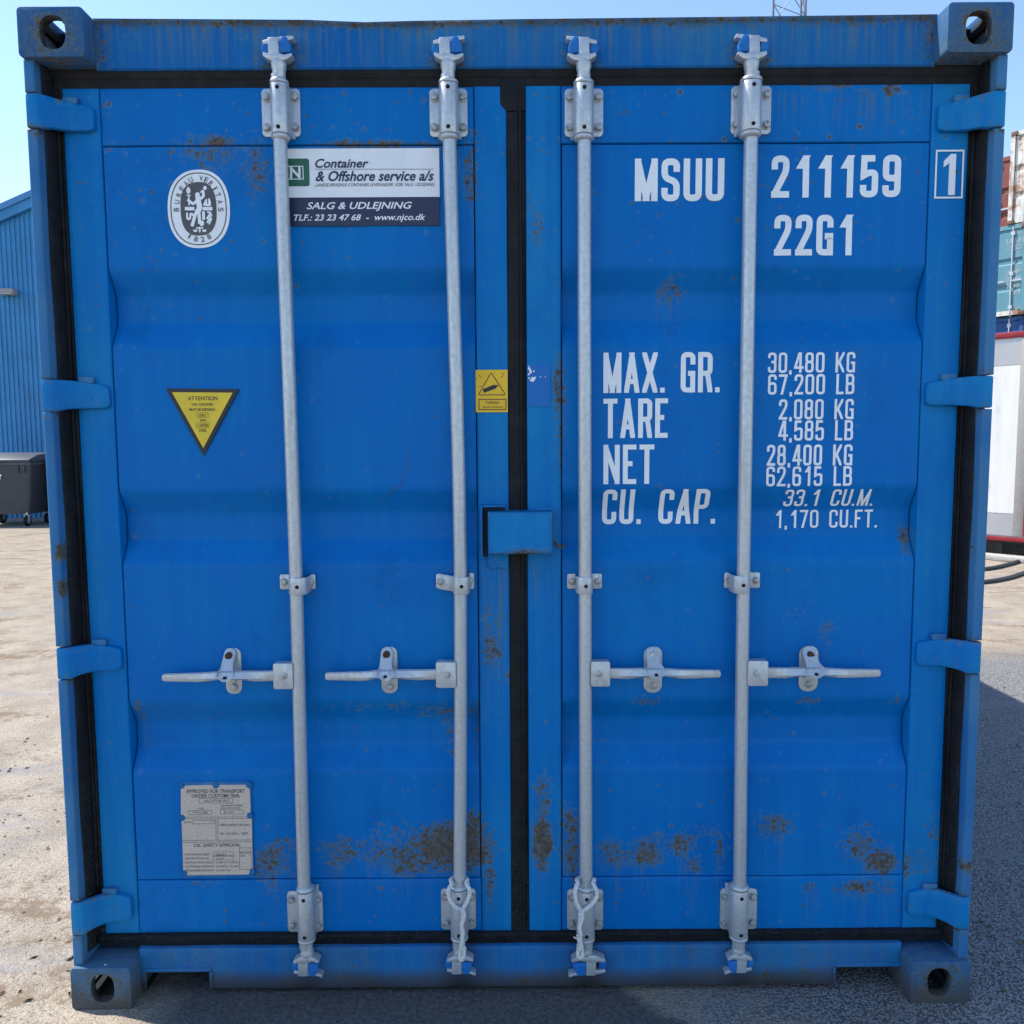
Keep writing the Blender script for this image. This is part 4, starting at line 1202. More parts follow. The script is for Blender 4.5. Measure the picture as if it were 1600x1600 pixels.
# gas-bottle warning sticker on the door edge
YF = YD-.0022
gw_ = rect_px('gas_warning_sticker', 743, 793.5, 578, 644, YF, YD+.002, mat_yellow2, C)
y_ = YF-.0006
TP = lambda u, v: at(u, v, YF)
m = MB().ribbon(rounded([TP(767.5, 582), TP(790, 617), TP(747.5, 617)], .006, True), .0021, y_, .01, True)
ob('sticker_triangle', m, mat_black, gw_, smooth=0)
m = MB().poly([TP(754, 608), TP(772, 601), TP(775, 602), TP(778, 601), TP(778, 603.5), TP(776, 604.5), TP(775, 607), TP(756, 614)], y_)
ob('gas_bottle_symbol', m, mat_black, gw_, smooth=0)
m = MB().ribbon([TP(748.5, 624), TP(790.5, 624), TP(790.5, 640), TP(748.5, 640)], .0020, y_, .02, True)
ob('sticker_box', m, mat_black, gw_, smooth=0)
print_px('sticker_lettering', 'Trykflasker', 758, 780.5, 626, 632.5, y_, mat_black, gw_, .0)
print_px('sticker_lettering', 'fjernes ved brand', 754.5, 785, 634, 638.5, y_, mat_black, gw_, .0)
m = MB()
for u, v in ((748, 586), (751, 588), (745, 590), (748, 605), (751, 602), (749, 603), (783, 583), (787, 586), (785, 588), (788, 583)):
    a = random.random()*3
    m.ribbon([TP(u, v), TP(u+2.6*math.cos(a), v+2.6*math.sin(a))], .0013, y_-.0002*random.random(), .02)
ob('sticker_scuff', m, mat_black, gw_, smooth=0)

# ghost of a removed sticker with glue flakes
gh = NT('unfaded_blue_paint'); n_ = gh.noise(gh.pos(), 180, 3, .7)
mat_ghost = gh.fin(gh.mix(gh.ramp(n_, .60, .72, 0, .5), (.0002, .135, .45), (.012, .20, .46)), .5, 0, None, .4)
gs = rect_px('sticker_ghost', 823.5, 859, 570, 635, YD-.0018, YD+.001, mat_ghost, C)
m = MB(); 
for u, v, r in ((827, 576, 2.6), (829, 581, 3.2), (826, 585, 2), (833, 592, 4.2), (830, 594, 2.6), (836, 590, 2.2), (827, 591, 1.5), (845, 589, 1.0), (852, 589, 1.0), (834, 580, 1.4), (826, 572, 1.2)):
    pts = [TP(u+r*(.5+.6*random.random())*math.cos(a), v+1.3*r*(.4+.7*random.random())*math.sin(a)) for a in np.arange(0, 6.28, .8)]
    m.poly(pts[::-1], YD-.0024-.0001*r)
ob('glue_flake', m, mat_plate_white, gs, smooth=0)

# approval plate with its painted-over rim and rivets
pl = rect_px('approval_plate', 281, 397, 1222, 1370, YS-.0015, YP+.003, mat_post, C, .001)
set_attr(pl, lambda X, Y, Z: {'fade': .3+0*X})
def PL(x, y): return at(270+x*.109375, 1210+y*.109375, YS-.002)
fld = [PL(*p) for p in ((170, 160), (550, 150), (1040, 148), (1100, 215), (1110, 530), (1130, 640), (1140, 1340), (1080, 1430), (200, 1440), (150, 1380), (125, 640), (115, 590), (115, 215))]
ob('plate_face', MB().poly(fld, YS-.0020), mat_csc, pl, smooth=0)
for (x, y, r) in ((130, 165, 40), (615, 155, 48), (1090, 150, 48), (130, 620, 48), (1105, 585, 50), (165, 1410, 44), (1140, 1385, 48)):
    X0, Z0 = PL(x, y)
    ob('rivet', MB().prism(ellipse(X0, Z0, r*K*1.2, r*K*1.2, 14), YS-.0050, YS, 'y'), mat_post, pl, bevel=.0014)
yp = YS-.0026
def ptext(tx, x0, x1, y0, y1, b_=0.0):
    (a, b), (c, d_) = PL(x0, y0), PL(x1, y1)
    ob('plate_lettering', text_mesh(tx, a, c, d_, b, yp, b_), mat_grey_print, pl, smooth=0)
ptext('APPROVED FOR TRANSPORT', 190, 1035, 215, 262, .012); ptext('UNDER CUSTOMS SEAL', 272, 965, 280, 328, .012)
ptext('CSC 0771 BV 2010', 445, 805, 362, 392); ptext('TYPE', 345, 440, 478, 500); ptext('MANUFACTURER', 685, 1000, 430, 455); ptext('IDENTIFICATION', 685, 965, 470, 494)
ptext('TYP C 0081', 290, 505, 530, 560); ptext('BS 2 96', 735, 865, 525, 552)
ptext('OWNER', 155, 265, 672, 695); ptext('TIMBER COMPONENT TREATMENT', 665, 1105, 708, 735); ptext('IM / BUSAN / 2007', 680, 1080, 830, 858)
ptext('CSC SAFETY APPROVAL', 300, 970, 988, 1030, .01)
for i, q in enumerate(('DATE MANUFACTURED', 'IDENTIFICATION NO', 'MAXIMUM GROSS WEIGHT', 'ALLOWABLE STACKING', 'TRANSVERSE RACKING')):
    ptext(q, 175, 520 if i < 2 else 590, 1130+i*57, 1156+i*57)
for i, q in enumerate(('2007', '211159', '30,480 KG  67,200 LB', '192,000 KG  423,280', '15,240 KG')):
    ptext(q, 620, (780, 730, 930, 930, 820)[i], 1130+i*57, 1156+i*57)
ptext('NEXT EXAM', 960, 1105, 1100, 1130); ptext('DATE', 965, 1030, 1150, 1175)
fr = MB()
for x0, x1, y0, y1 in ((378, 858, 345, 408), (230, 555, 515, 575), (680, 1012, 508, 565), (285, 600, 655, 705), (580, 870, 1105, 1160), (580, 870, 1168, 1222), (955, 1118, 1048, 1355)):
    fr.ribbon([PL(x0, y0), PL(x1, y0), PL(x1, y1), PL(x0, y1)], .0009, yp, .02, True)
for p, q in (((140, 608), (1120, 605)), ((140, 632), (1130, 628)), ((140, 942), (1130, 935)), ((140, 968), (1130, 960)), ((615, 632), (620, 940)), ((642, 632), (648, 938))):
    fr.ribbon([PL(*p), PL(*q)], .0009, yp-.0001, .05)
ob('plate_rules', fr, mat_grey_print, pl, smooth=0)

# scuff on the left sheet
m = MB().ribbon(rounded([on_sheet(638, 702), on_sheet(636, 735), on_sheet(627, 758), on_sheet(610, 768), on_sheet(594, 787)], .03), .004, .0006, .006, False, surf)
ob('scuff_mark', m, flat('scuffed_blue', (.0005, .10, .32), .5), C, smooth=0)

# ------------------------------------------------------------------ lock box over the middle
YB = .012
(xa, zt), (xb, zb) = at(762, 800, YB), at(864, 866, YB)
def lbx(x, z): return YB+.003*((x-xa)/(xb-xa))+.0025*math.sin((x-xa)*40)*math.sin((z-zb)*30)
lb = ob('lock_box', MB().shell(xa, xb, zb, zt, lbx, .0735, .004, .008), mat_frame, C, smooth=45)
set_attr(lb, lambda X, Y, Z: {'wear': np.maximum(.60*np.clip(1.2-(Z-zb)/.022, 0, 1)*(.4+.6*np.sin((X-xa)*18)**2), np.maximum(.45*np.clip(1-(xb-X)/.012, 0, 1), .30*np.clip(1-(X-xa)/.012, 0, 1))), 'fade': .15+.2*np.clip((Z-zb)/.1, 0, 1), 'spots': .6+0*X, 'grime': .35*np.clip(1-(Z-zb)/.05, 0, 1), 'darken': .45*np.clip(1-np.minimum(np.minimum(X-xa, xb-X), np.minimum(Z-zb, zt-Z))/.006, 0, 1)})  # tint darkens along every edge of the box
(x0, z0) = at(770, 873, YD); (x1, z1) = at(793, 884, YD)
m = MB().prism(rrect(at(763, 880, YD)[0], at(794, 880, YD)[0], at(780, 887, YD)[1], zb+.004, .003, 2), YD-.012, YD-.0005, 'y')
set_attr(ob('lock_tab', m, mat_frame, lb, bevel=.0015), lambda X, Y, Z: {'wear': .25+0*X})
# hood on the left door
(hx0, hz1) = at(750.5, 789, YD-.03); (hx1, hz0) = at(790, 872, YD-.03)
m = MB().box(hx0, hx0+.0055, YD-.040, YD-.0005, hz0, hz1); m.box(hx0+.0056, hx1, YD-.040, YD-.0005, hz1-.0055, hz1)
set_attr(ob('lock_hood', m, mat_frame, lb, bevel=.0012), lambda X, Y, Z: {'wear': .24+0*X, 'darken': .15+0*X})
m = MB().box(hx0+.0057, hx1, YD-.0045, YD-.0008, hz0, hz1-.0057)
set_attr(ob('hood_back', m, mat_frame, lb), lambda X, Y, Z: {'darken': .85+0*X})  # shade in the hood's hollow painted on as near-black colour
(fx0, fz1) = at(826, 794, YD-.01); (fx1, fz0) = at(870, 868, YD-.01)
m = MB().prism(rrect(fx0, fx1, fz0, fz1, .004, 3), YD-.008, YD-.0005, 'y')
set_attr(ob('lock_flange', m, mat_frame, lb, bevel=.0015), lambda X, Y, Z: {'wear': .26+0*X})
hk = [at(866, 846, YB+.03), at(870, 851, YB+.03), at(874, 855, YB+.03), at(879, 855, YB+.03), at(882, 850, YB+.03)]
ob('hook_pin', MB().tube([(x, YB+.03, z) for x, z in hk], .0036, 8), flat('rusty_hook', (.11, .06, .045), .9), lb)

# ------------------------------------------------------------------ two ropes
def resample(P, d_):
    P = np.array(P, float)
    # Catmull-Rom then even spacing
    Q = []
    for i in range(len(P)-1):
        p0, p1, p2, p3 = P[max(i-1, 0)], P[i], P[i+1], P[min(i+2, len(P)-1)]
        for k in range(10):
            t = k/10
            Q.append(.5*((2*p1)+(-p0+p2)*t+(2*p0-5*p1+4*p2-p3)*t*t+(-p0+3*p1-3*p2+p3)*t**3))
    Q.append(P[-1]); Q = np.array(Q)
    L = np.concatenate([[0], np.cumsum(np.linalg.norm(np.diff(Q, axis=0), axis=1))])
    n_ = max(3, int(L[-1]/d_))
    return np.stack([np.interp(np.linspace(0, L[-1], n_), L, Q[:, k]) for k in range(3)], 1), L[-1]
def rope_mb(m, pts, r=.0056, pitch=.028):
    Q, L = resample(pts, .0022)
    n_ = len(Q)
    T = np.gradient(Q, axis=0); T /= np.linalg.norm(T, axis=1)[:, None]
    up = np.array([0, -1., 0]); U = []
    for t in T:
        up = up-t*np.dot(up, t); up = up/np.linalg.norm(up); U.append(up.copy())
    U = np.array(U); V = np.cross(T, U)
    s_ = np.linspace(0, L, n_)
    for k in range(3):
        a = 2*math.pi*(s_/pitch+k/3)
        m.tube([tuple(p) for p in Q+(U*np.cos(a)[:, None]+V*np.sin(a)[:, None])*r*.58], r*.50, 7)
    return m
def RP(u, v, y): 
    x, z = at(u, v, y); return (x, y, z)
yf = .006
def make_rope(loopL, loopR, back, strands, tails, label):
    m = MB()
    pts = [RP(*loopL[-1], yf-.002)]+[RP(u, v, .004+.010*(i >= len(loopL)-2)) for i, (u, v) in enumerate(loopL[:-1][::-1])]
    pts += [RP(back[0], back[1], .034), RP(back[2], back[3], .062), RP(back[4], back[5], .034)]
    pts += [RP(u, v, .004+.010*(i < 1)) for i, (u, v) in enumerate(loopR[:-1])]+[RP(*loopR[-1], yf-.006)]
    rope_mb(m, pts)
    for st in strands: rope_mb(m, [RP(u, v, y) for u, v, y in st], .0054)
    for st in tails: m.tube([RP(u, v, y) for u, v, y in st], [.0034, .0026, .0016][:len(st)], 7)
    o = ob('rope', m, mat_rope, None, smooth=60)
    tag(o, label, 'rope', 'ropes tied round the locking bars')
make_rope([(903, 1380), (898.5, 1392), (899.5, 1406), (903, 1416), (908, 1424)], [(927, 1380), (931.5, 1390), (932.5, 1400), (927, 1410), (918, 1418), (909, 1425)], (902, 1374, 915, 1370, 928, 1374),
  [[(907, 1424, -.004), (906, 1434, -.003), (906, 1448, 0), (905.5, 1460, .002), (907, 1470, .008), (909, 1482, .012), (910.5, 1492, .010), (907, 1496, .008), (903, 1493, .010), (903.5, 1482, .014), (905, 1470, .012), (903.5, 1462, .004)],
   [(908.5, 1424, -.008), (910, 1432, -.009), (908, 1440, -.007), (905, 1449, -.006), (907, 1460, -.006), (905, 1468, -.001), (907.5, 1476, .003), (905, 1485, .006)]],
  [[(904, 1467, .004), (900, 1466, .004), (896.5, 1464, .004)]], 'white twisted rope looped over the lower bracket right of the centre seal')
make_rope([(706, 1381), (700.5, 1391), (702, 1405), (710, 1416), (720, 1421)], [(729, 1381), (733.5, 1390), (733, 1400), (729, 1410), (725, 1417), (722.5, 1423)], (705, 1374, 717, 1370, 730, 1374),
  [[(722, 1421, -.004), (723, 1430, -.004), (722, 1442, -.002), (721.5, 1456, 0), (722, 1468, .004), (723.5, 1478, .010), (725, 1490, .010), (722, 1499, .008), (718.5, 1497, .010), (719, 1487, .014), (720.5, 1476, .012), (722.5, 1466, .002)],
   [(721, 1421, -.009), (725, 1427, -.010), (724, 1436, -.009), (721, 1446, -.008), (723, 1456, -.007), (722, 1468, -.003), (720.5, 1478, .004)]],
  [[(724, 1478, .004), (727, 1481, .004), (728, 1484, .004)]], 'white twisted rope looped over the lower bracket left of the centre seal')

# ------------------------------------------------------------------ background, left: workshop with ribbed sheet walls, bins
mat_clad = flat('blue_wall_cladding', (.025, .215, .47), .5, 0, .10, 1.5)
mat_clad_trim = flat('pale_blue_trim', (.05, .22, .47), .45, 0, .05, 3)
mat_roof = flat('grey_roof_sheet', (.25, .27, .29), .5, .2, .1, 3)
WY = 15.2
bd = empty('workshop_building', (-6, WY, 0)); tag(bd, 'tall blue gabled building with ribbed metal cladding behind the bins', 'building')
XA, XB, XM = -16.2, 4.2, -6.0
xl, zl = at(0, 334, WY); xr, zr = at(47, 313, WY)
slope = (zr-zl)/(xr-xl)
def gable(x): return zr+slope*((x if x < XM else 2*XM-x)-xr)
m = MB(); per = .104; xs_ = []
x = XA
while x < XB:
    for a, o_ in ((0, 0), (.45, 0), (.55, .022), (.90, .022)): xs_.append((x+per*a, o_))
    x += per
xs_.append((x, 0))
vs = []
for x, o_ in xs_: vs += [(x+6, o_, 0), (x+6, o_, gable(x))]
m.add(vs, [(2*i, 2*i+2, 2*i+3, 2*i+1) for i in range(len(xs_)-1)])
ob('wall', m, mat_clad, bd, smooth=0)
for x in (XA, XB+.05):
    ob('wall', MB().box(x+6-.05, x+6+.05, .03, 24, 0, gable(XA)), mat_clad, bd)
ob('wall', MB().box(XA+6, XB+6, 23.9, 24, 0, gable(XA)), mat_clad, bd)
for sx in (-1, 1):
    L = XM-XA+.3
    p0 = (XM+6, gable(XM)); p1 = (XM+6+sx*L, gable(XM)-slope*L)
    ob('roof', MB().prism([(p0[0], p0[1]+.02), (p1[0], p1[1]+.02), (p1[0], p1[1]+.12), (p0[0], p0[1]+.12)], -.10, 24.2, 'y'), mat_roof, bd, smooth=0, merge=True)
    ob('gable_trim', MB().prism([(p0[0], p0[1]-.20), (p1[0], p1[1]-.20), (p1[0], p1[1]+.0), (p0[0], p0[1]+.0)], -.10, -.03, 'y'), mat_clad, bd, smooth=0, merge=True)
    ob('verge_cap', MB().prism([(p0[0], p0[1]+.001), (p1[0], p1[1]+.001), (p1[0], p1[1]+.13), (p0[0], p0[1]+.13)], -.14, -.101, 'y'), mat_clad_trim, bd, smooth=0, merge=True)
x, z = at(8, 455, WY-.2)
fl = empty('wall_light', (x, WY, z)); tag(fl, 'grey bulkhead wall light high on the blue cladding', 'lamp')
ob('housing', MB().prism(rrect(-.20, .17, -.06, .06, .02), -.22, -.03, 'y'), flat('grey_lamp_housing', (.30, .29, .29), .5), fl, bevel=.008)
ob('lens', MB().prism(rrect(-.17, .14, -.062, -.045, .004), -.235, -.05, 'y'), flat('dull_lens', (.42, .40, .36), .3), fl, smooth=0)
ob('bracket', MB().box(-.04, .04, -.03, .0, -.05, .08), mat_roof, fl)
mat_bin = flat('dark_grey_plastic', (.040, .046, .060), .5, 0, .1, 8)
mat_bin_l = flat('grey_plastic_lid', (.065, .075, .092), .45, 0, .1, 8)
def wheelie(loc, label):
    b = empty('waste_bin', loc); tag(b, label, 'bin', 'grey four-wheeled bins by the blue wall')
    w, d_ = .66, .50
    ring = [(.24, .80, .78), (.34, .83, .80), (1.16, 1.0, 1.0), (1.22, 1.0, 1.0)]
    m = MB(); vs = []
    for z, a, c in ring:
        vs += [(x, y, z) for x, y in rrect(-w*a, w*a, -d_*c, d_*c, .07, 3)]
    k = 16
    m.add(vs, [(i*k+j, i*k+(j+1) % k, (i+1)*k+(j+1) % k, (i+1)*k+j) for i in range(3) for j in range(k)]+[tuple(range(k))[::-1]])
    ob('body', m, mat_bin, b, smooth=40)
    ob('rim', MB().prism(rrect(-w-.03, w+.03, -d_-.03, d_+.03, .08, 3), 1.20, 1.255, 'z'), mat_bin_l, b, bevel=.008)
    lid = [(-d_-.04, 1.26), (-d_-.04, 1.31), (-d_*.5, 1.40), (d_*.5, 1.44), (d_+.02, 1.42), (d_+.02, 1.26)]
    ob('lid', MB().prism(lid, -w-.02, w+.02, 'x'), mat_bin_l, b, bevel=.02)
    for sx in (-1, 1):
        ob('lifting_pin', MB().tube([(sx*(w), 0, 1.15), (sx*(w+.09), 0, 1.15)], .025, 10), mat_bin, b)
        for q in (-.2, .2): ob('rib', MB().box(sx*(w-.16)-.012+q*.3, sx*(w-.16)+.012+q*.3, -d_-.025, -d_+.02, 1.05, 1.20), mat_bin, b, bevel=.004)
        for sy in (-1, 1):
            cx_, cy_ = sx*.46, sy*.34
            m = MB().tube([(cx_-.022, cy_, .1), (cx_+.022, cy_, .1)], .10, 18)
            wh = ob('wheel', m, mat_rubber, b)
            ob('wheel_hub', MB().tube([(cx_-.026, cy_, .1), (cx_+.026, cy_, .1)], .055, 14), flat('grey_wheel_hub', (.22, .22, .22), .5), wh)
            ob('fork', MB().box(cx_-.04, cx_-.03, cy_-.03, cy_+.03, .09, .26).box(cx_+.03, cx_+.04, cy_-.03, cy_+.03, .09, .26).box(cx_-.04, cx_+.04, cy_-.05, cy_+.05, .23, .27), mat_galv, b)
    return b
gx, gy = ground(58, 824)
b1 = wheelie((gx-.80, 13.75, 0), 'grey four-wheeled waste bin with white print, left of its neighbour')
for i, (dx_, dz_, ww) in enumerate(((-.02, .085, .045), (.06, .085, .03), (-.01, .03, .05), (.045, .03, .025))):
    ob('white_print', MB().box(.02+dx_, .02+dx_+ww, -.512, -.5055, .90+dz_, .90+dz_+.038), mat_plate_white, b1)
b2 = wheelie((gx+.62+.04, 14.10, 0), 'grey four-wheeled waste bin half hidden behind the container post')
for ch in b2.children: pass

# ------------------------------------------------------------------ background, right: stacked containers, white box, mast, hoses
RZ = math.atan2(-.778, .628)
ex, ey = -.628, .778; lx, ly = .778, .628
def far_mat(name, col, rust, amt):
    t = NT(name); P = t.pos()
    n1 = t.noise(P, 2.2, 6, .7); n2 = t.noise(t.pos((9, 9, 1.2)), 1, 4, .6)
    c = t.mix(t.ramp(t.math('ADD', t.math('MULTIPLY', n1, .7), t.math('MULTIPLY', n2, .4)), .62-amt, .72-amt*.6), col, rust)
    return t.fin(t.mix(t.ramp(n2, .3, .7, 0, .25), c, tuple(q*.6 for q in col)), .6)
mat_teal = far_mat('teal_container_paint', (.085, .24, .29), (.16, .27, .30), .1)
mat_wht = far_mat('rust_streaked_white_paint', (.62, .60, .54), (.30, .12, .045), .09)
mat_red = far_mat('oxide_red_container_paint', (.20, .040, .025), (.12, .035, .025), .1)
mat_blu = far_mat('dark_blue_container_paint', (.015, .07, .22), (.03, .12, .30), .1)
mat_brn = far_mat('brown_container_paint', (.17, .075, .045), (.10, .05, .035), .1)
mat_alu_txt = flat('faded_white_print', (.42, .46, .47), .6)
mat_dark = flat('dark_steel', (.03, .03, .032), .6)
def far_container(loc, mat, label, frame_mat=None, text=None):
    c = empty('stacked_container', loc, RZ); tag(c, label, 'container', 'containers stacked at the back of the yard')
    Wd, H, L = 2.438, 2.585, 6.058
    fm = frame_mat or mat
    for x in (-Wd, 0):
        for y in (0, L):
            sx = 1 if x < 0 else -1; sy = 1 if y == 0 else -1
            ob('corner_post', MB().box(*sorted((x, x+sx*.11)), *sorted((y+sy*.01, y+sy*.12)), .119, H-.119), fm, c, smooth=0)
            for z in (0, H-.118):
                ob('corner_casting', MB().box(*sorted((x-sx*.004, x+sx*.162)), *sorted((y-sy*.006, y+sy*.178)), z, z+.118), mat_brn if fm is mat_wht or fm is mat_teal else fm, c, bevel=.01)
    ob('header', MB().box(-Wd+.163, -.163, .03, .12, H-.13, H-.005), fm, c, smooth=0)
    ob('sill', MB().box(-Wd+.163, -.163, .03, .12, .02, .15), mat_wht if mat is mat_teal else fm, c, smooth=0)
    for k, (x0, x1) in enumerate(((-Wd+.12, -Wd/2-.01), (-Wd/2+.01, -.12))):
        m = MB(); pz = [(.16, .06)]
        for z in (.80, 1.55):
            pz += [(z-.10, .06), (z-.06, .10), (z+.06, .10), (z+.10, .06)]
        pz += [(H-.14, .06)]
        m.add([(x, y, z) for z, y in pz for x in (x0, x1)], [(2*i, 2*i+1, 2*i+3, 2*i+2) for i in range(len(pz)-1)])
        dr_ = ob('door', m, mat, c, smooth=0)
        for z in ((.80, 1.55)): ob('door_groove_shade', MB().box(x0+.02, x1-.02, .085, .099, z-.055, z+.055), mat_dark, dr_) if False else None
        for f_ in (.26, .76):
            xx = x0+(x1-x0)*f_
            b = ob('locking_bar', MB().tube([(xx, .03, .06), (xx, .03, H-.06)], .02, 8), mat_galv, c)
            for z in (.25, 1.2, H-.25): ob('bracket', MB().box(xx-.05, xx+.05, .015, .058, z-.05, z+.05), mat_galv, b)
            ob('handle', MB().box(xx-.02, xx+.36, .02, .035, .98, 1.02), mat_galv, b)
    ob('door_seal', MB().box(-Wd/2-.009, -Wd/2+.009, .07, .11, .16, H-.14), mat_dark, c)
    for x, d_ in ((-Wd+.012, 1), (-.012, -1)):
        pts = corrugated(21, L-.3, .272, .03); k = len(pts)
        ob('side_wall', MB().add([(x+d_*b, .15+a, z) for z in (.10, H-.05) for a, b in pts], [(i, i+1, k+i+1, k+i) for i in range(k-1)]), mat, c, smooth=0)
    ob('roof', MB().box(-Wd+.02, -.02, .05, L-.05, H-.04, H-.02), mat, c, smooth=0)
    ob('end_wall', MB().box(-Wd+.1, -.1, L-.06, L-.03, .05, H-.05), mat, c, smooth=0)
    if text:
        for tx, x0, x1, z0, z1 in text:
            g_ = text_mesh(tx, x0, x1, z0, z1, .052, .01)
            ob('lettering', g_, mat_alu_txt, c, smooth=0)
    return c
NC = np.array([14.62, 20.4])+.3*np.array([-.628, .778])+.35*np.array([.778, .628])
def slot(o, k, tier): 
    p = NC+o*np.array([ex, ey])+k*np.array([lx, ly]); return (float(p[0]), float(p[1]), tier*2.591)
far_container(slot(0, 0, 0), mat_brn, 'brown container at the foot of the far stack')
far_container(slot(0.05, 0.15, 1), mat_blu, 'dark blue container under the teal one in the far stack', mat_blu)
far_container(slot(0, 0, 2), mat_teal, 'teal container with white lettering third up in the far stack', None,
              [('22G1', -.42, -.16, 1.86, 2.0), ('UU 31', -.55, -.12, 2.06, 2.2), ('MAX GR', -.98, -.62, .92, 1.02), ('30,480', -.50, -.14, 1.18, 1.30), ('2,080', -.50, -.14, .98, 1.10), ('28,400', -.50, -.14, .78, .90), ('33,1', -.44, -.14, .58, .70)])
for k in range(3): far_container(slot(-2.50, 0, k), mat_brn, ('rust brown container at the foot of the column right of the teal one', 'rust brown container second up in the column right of the teal one', 'rust brown container right beside the teal one')[k])
far_container(slot(-1.90, 0, 3), mat_wht, 'rust streaked white container on top of the far stack')
far_container(slot(.60, 2.0, 3), mat_red, 'oxide red container on top, left of the rusty white one')

# white cargo box with red edges standing on feet
mat_box = far_mat('dirty_white_panel', (.66, .65, .62), (.40, .37, .33), .02)
mat_red_p = flat('red_box_edge', (.30, .014, .022), .5, 0, .15, 6)
mat_alu = flat('dull_aluminium', (.36, .36, .37), .5, .1, .04, 3)
p = ((1608-797)/1230*10.0, 10.0-2.02)
cb = empty('cargo_box', (p[0], p[1], 0), RZ); tag(cb, 'white cargo box with red edges standing on feet at right', 'cargo box')
BW, BZ0, BZ1, BD = 6.0, .235, 2.93, 2.4
ob('body', MB().box(-BW, 0, .02, BD, BZ0+.05, BZ1-.04), mat_box, cb, bevel=.01)
ob('top_edge', MB().box(-BW-.02, .02, -.01, BD+.02, BZ1-.075, BZ1), mat_red_p, cb, bevel=.01)
ob('bottom_edge', MB().box(-BW-.02, .02, -.01, BD+.02, BZ0, BZ0+.055), mat_red_p, cb, bevel=.01)
ob('corner_trim', MB().box(-.05, .025, -.012, .06, BZ0+.076, BZ1-.101), mat_red_p, cb, bevel=.006)
ob('corner_trim', MB().box(-.17, -.051, -.006, .019, BZ0+.076, BZ1-.101), flat('grey_post_paint', (.30, .285, .265), .6, 0, .06, 20), cb, bevel=.004)
ob('kick_strip', MB().box(-BW, -.171, -.002, .019, BZ0+.076, BZ0+.36), mat_alu, cb)
ob('top_strip', MB().box(-BW, -.171, -.002, .019, BZ1-.42, BZ1-.14), mat_alu, cb)
ob('wall_panel', MB().box(-BW, -.171, .0, .019, BZ0+.365, BZ1-.425), mat_box, cb)
for x in (-.5, -3, -5.5):
    for y in (.25, BD-.25): ob('foot', MB().box(x-.1, x+.1, y-.1, y+.1, 0, BZ0), mat_dark, cb)
# kerb and weeds by the box
kx, ky = ground(1570, 876)
kb = MB().box(-6, 6, -.11, .11, .0, .07)
ko = ob('kerb', kb, flat('pale_concrete', (.42, .40, .37), .8, 0, .15, 12), None, bevel=.01); ko.location = (kx, ky, 0); ko.rotation_euler = (0, 0, RZ)
tag(ko, kind='structure')
m = MB()
for i in range(900):
    q = random.uniform(-3.2, 2.0); w_ = random.gauss(.5, .22)
    bx_, by_ = kx+q*ex*-1+w_*lx, ky-q*ey+w_*ly
    h_ = random.uniform(.03, .14); a = random.random()*6.28; l_ = random.uniform(.2, .8)*h_
    cx_, sx_ = math.cos(a), math.sin(a)
    m.add([(bx_-.006*sx_, by_+.006*cx_, 0), (bx_+.006*sx_, by_-.006*cx_, 0), (bx_+cx_*l_, by_+sx_*l_, h_)], [(0, 1, 2)])
tag(ob('weeds', m, flat('dry_grass', (.13, .14, .045), .8, 0, .3, 9), smooth=0), 'dry grass and weeds along the kerb by the cargo box', 'grass', kind='stuff')
# hoses lying in the yard
def hose(px, label):
    pts = []
    for u, v, z in px:
        x, y = ground(u, v, .03); pts.append((x, y, .025+z))
    Q, L = resample(pts, .08)
    o = ob('hose', MB().tube([tuple(q) for q in Q], .022, 8), flat('black_hose', (.035, .035, .037), .55), None)
    tag(o, label, 'hose', 'black hoses lying in the yard')
hose([(1440, 886, 0), (1500, 889, 0), (1540, 888, 0), (1575, 881, .0), (1600, 873, 0), (1640, 858, 0)], 'black hose crossing the yard nearer the kerb')
hose([(1440, 912, 0), (1500, 910, 0), (1540, 908, 0), (1575, 902, 0), (1600, 894, 0), (1650, 878, 0)], 'black hose crossing the yard nearer the camera')
# lattice mast
mat_mast = flat('grey_mast_steel', (.16, .17, .20), .5, .3, .1, 2)
MD = 42.0
mx = [(1193-797)/1230*MD, (1229-797)/1230*MD, (1254-797)/1230*MD]
my = [MD-2, MD-2-.5, MD-2+1.2]
ms = empty('lattice_mast', (mx[1], my[1], 0)); tag(ms, 'slim grey lattice mast rising behind the container roof', 'mast')
legs = [(mx[i]-mx[1], my[i]-my[1]) for i in range(3)]
for a in legs: ob('mast_leg', MB().tube([(a[0], a[1], 0), (a[0], a[1], 46)], .055, 8), mat_mast, ms)
for i in range(3):
    a, b = legs[i], legs[(i+1) % 3]
    for k in range(24):
        z0_ = k*1.9+.5*i
        ob('brace', MB().tube([(a[0], a[1], z0_), (b[0], b[1], z0_+1.9)], .022, 5), mat_mast, ms)
        ob('brace', MB().tube([(b[0], b[1], z0_), (a[0], a[1], z0_+1.9)], .022, 5), mat_mast, ms) if (i == 1) else ob('strut', MB().tube([(b[0], b[1], z0_+1.9), (a[0], a[1], z0_+1.9)], .022, 5), mat_mast, ms)

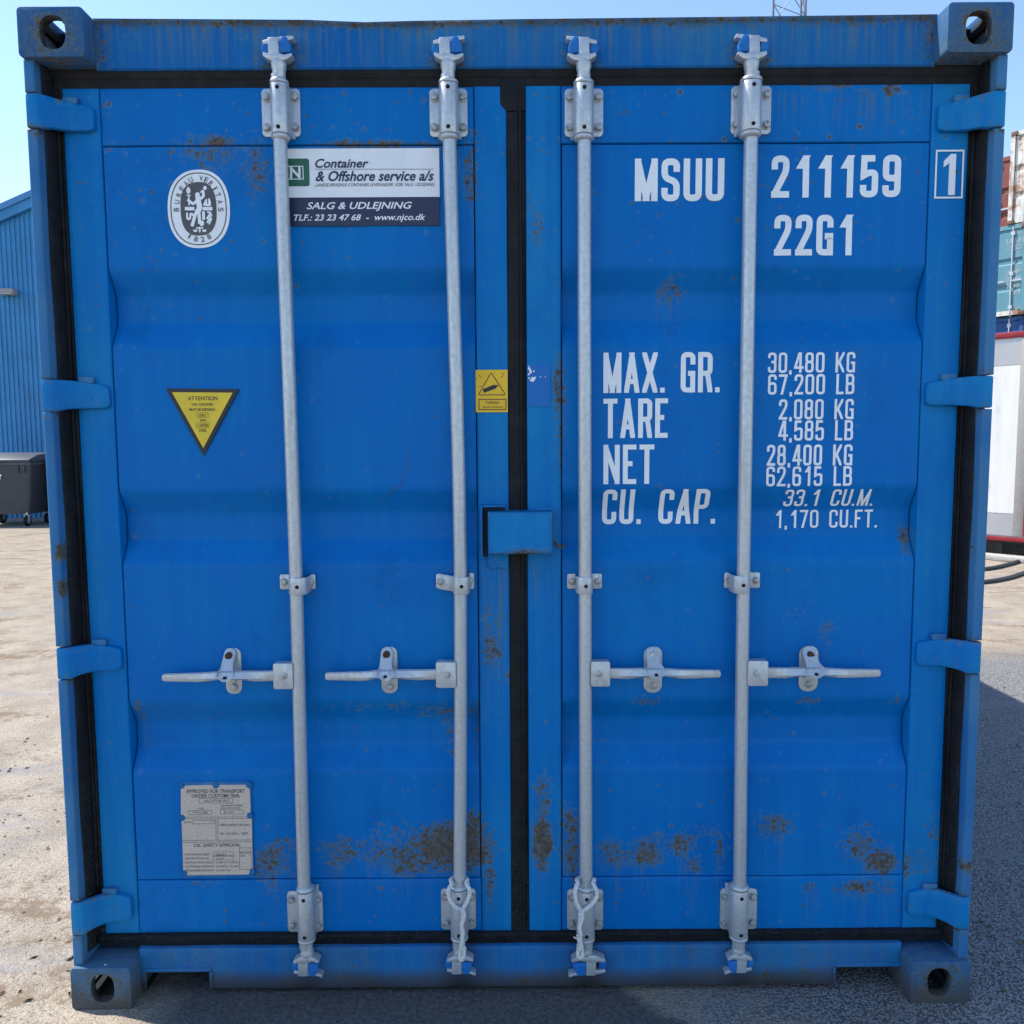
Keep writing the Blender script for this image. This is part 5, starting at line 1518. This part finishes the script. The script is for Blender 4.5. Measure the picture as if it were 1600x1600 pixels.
# ------------------------------------------------------------------ loose stones and dry leaves on the ground
def stones(n_, boxf, rmin, rmax, mat, label, cat):
    bm = bmesh.new(); bmesh.ops.create_icosphere(bm, subdivisions=1, radius=1.0)
    bv = np.array([v.co[:] for v in bm.verts]); bf = [tuple(v.index for v in f.verts) for f in bm.faces]; bm.free()
    m = MB()
    for _ in range(n_):
        x, y = boxf()
        r = rmin*(rmax/rmin)**(random.random()**2.2)
        sc = np.array([random.uniform(.7, 1.4), random.uniform(.7, 1.4), random.uniform(.4, .8)])*r
        a = random.random()*6.28
        q = (bv*(1+rng.normal(0, .12, (len(bv), 1))))*sc
        q = np.stack([q[:, 0]*math.cos(a)-q[:, 1]*math.sin(a), q[:, 0]*math.sin(a)+q[:, 1]*math.cos(a), q[:, 2]], 1)+np.array([x, y, sc[2]*.35])
        m.add(q.tolist(), bf)
    o = ob('gravel', m, mat, None, smooth=0)
    tag(o, label, cat, kind='stuff')
def left_box():
    y = -.2+9*random.random()**1.6; return (-1.25-(.25+.75*y*.5+.35)*random.random()**1.0, y)
def right_box():
    y = -.1+8*random.random()**1.6; return (1.28+(.35+.8*y*.5+.35)*random.random(), y)
stones(1500, left_box, .0015, .008, flat('sandy_grit', (.30, .25, .19), .9, 0, .3, 300), 'loose sandy grit on the sunlit ground', 'gravel')
stones(60, left_box, .002, .009, flat('dark_grit', (.07, .06, .05), .9, 0, .3, 300), 'dark stones scattered over the sunlit ground', 'gravel')
stones(500, right_box, .002, .008, flat('grey_grit', (.30, .30, .30), .9, 0, .3, 300), 'grey grit on the ground right of the container', 'gravel')
m = MB()
for _ in range(420):
    x, y = (left_box() if random.random() < .7 else right_box())
    cl = random.random()
    r = random.uniform(.006, .018); a = random.random()*6.28; t_ = random.uniform(-.5, .5)
    ca, sa = math.cos(a)*r, math.sin(a)*r
    m.add([(x-ca, y-sa, .002), (x-sa*.4, y+ca*.4, .004+r*abs(t_)), (x+ca, y+sa, .003), (x+sa*.4, y-ca*.4, .002)], [(0, 1, 2, 3)])
tag(ob('leaf_litter', m, flat('dry_leaf', (.20, .12, .06), .9, 0, .4, 60), smooth=0), 'dry leaf litter scattered on the yard', 'leaves', kind='stuff')
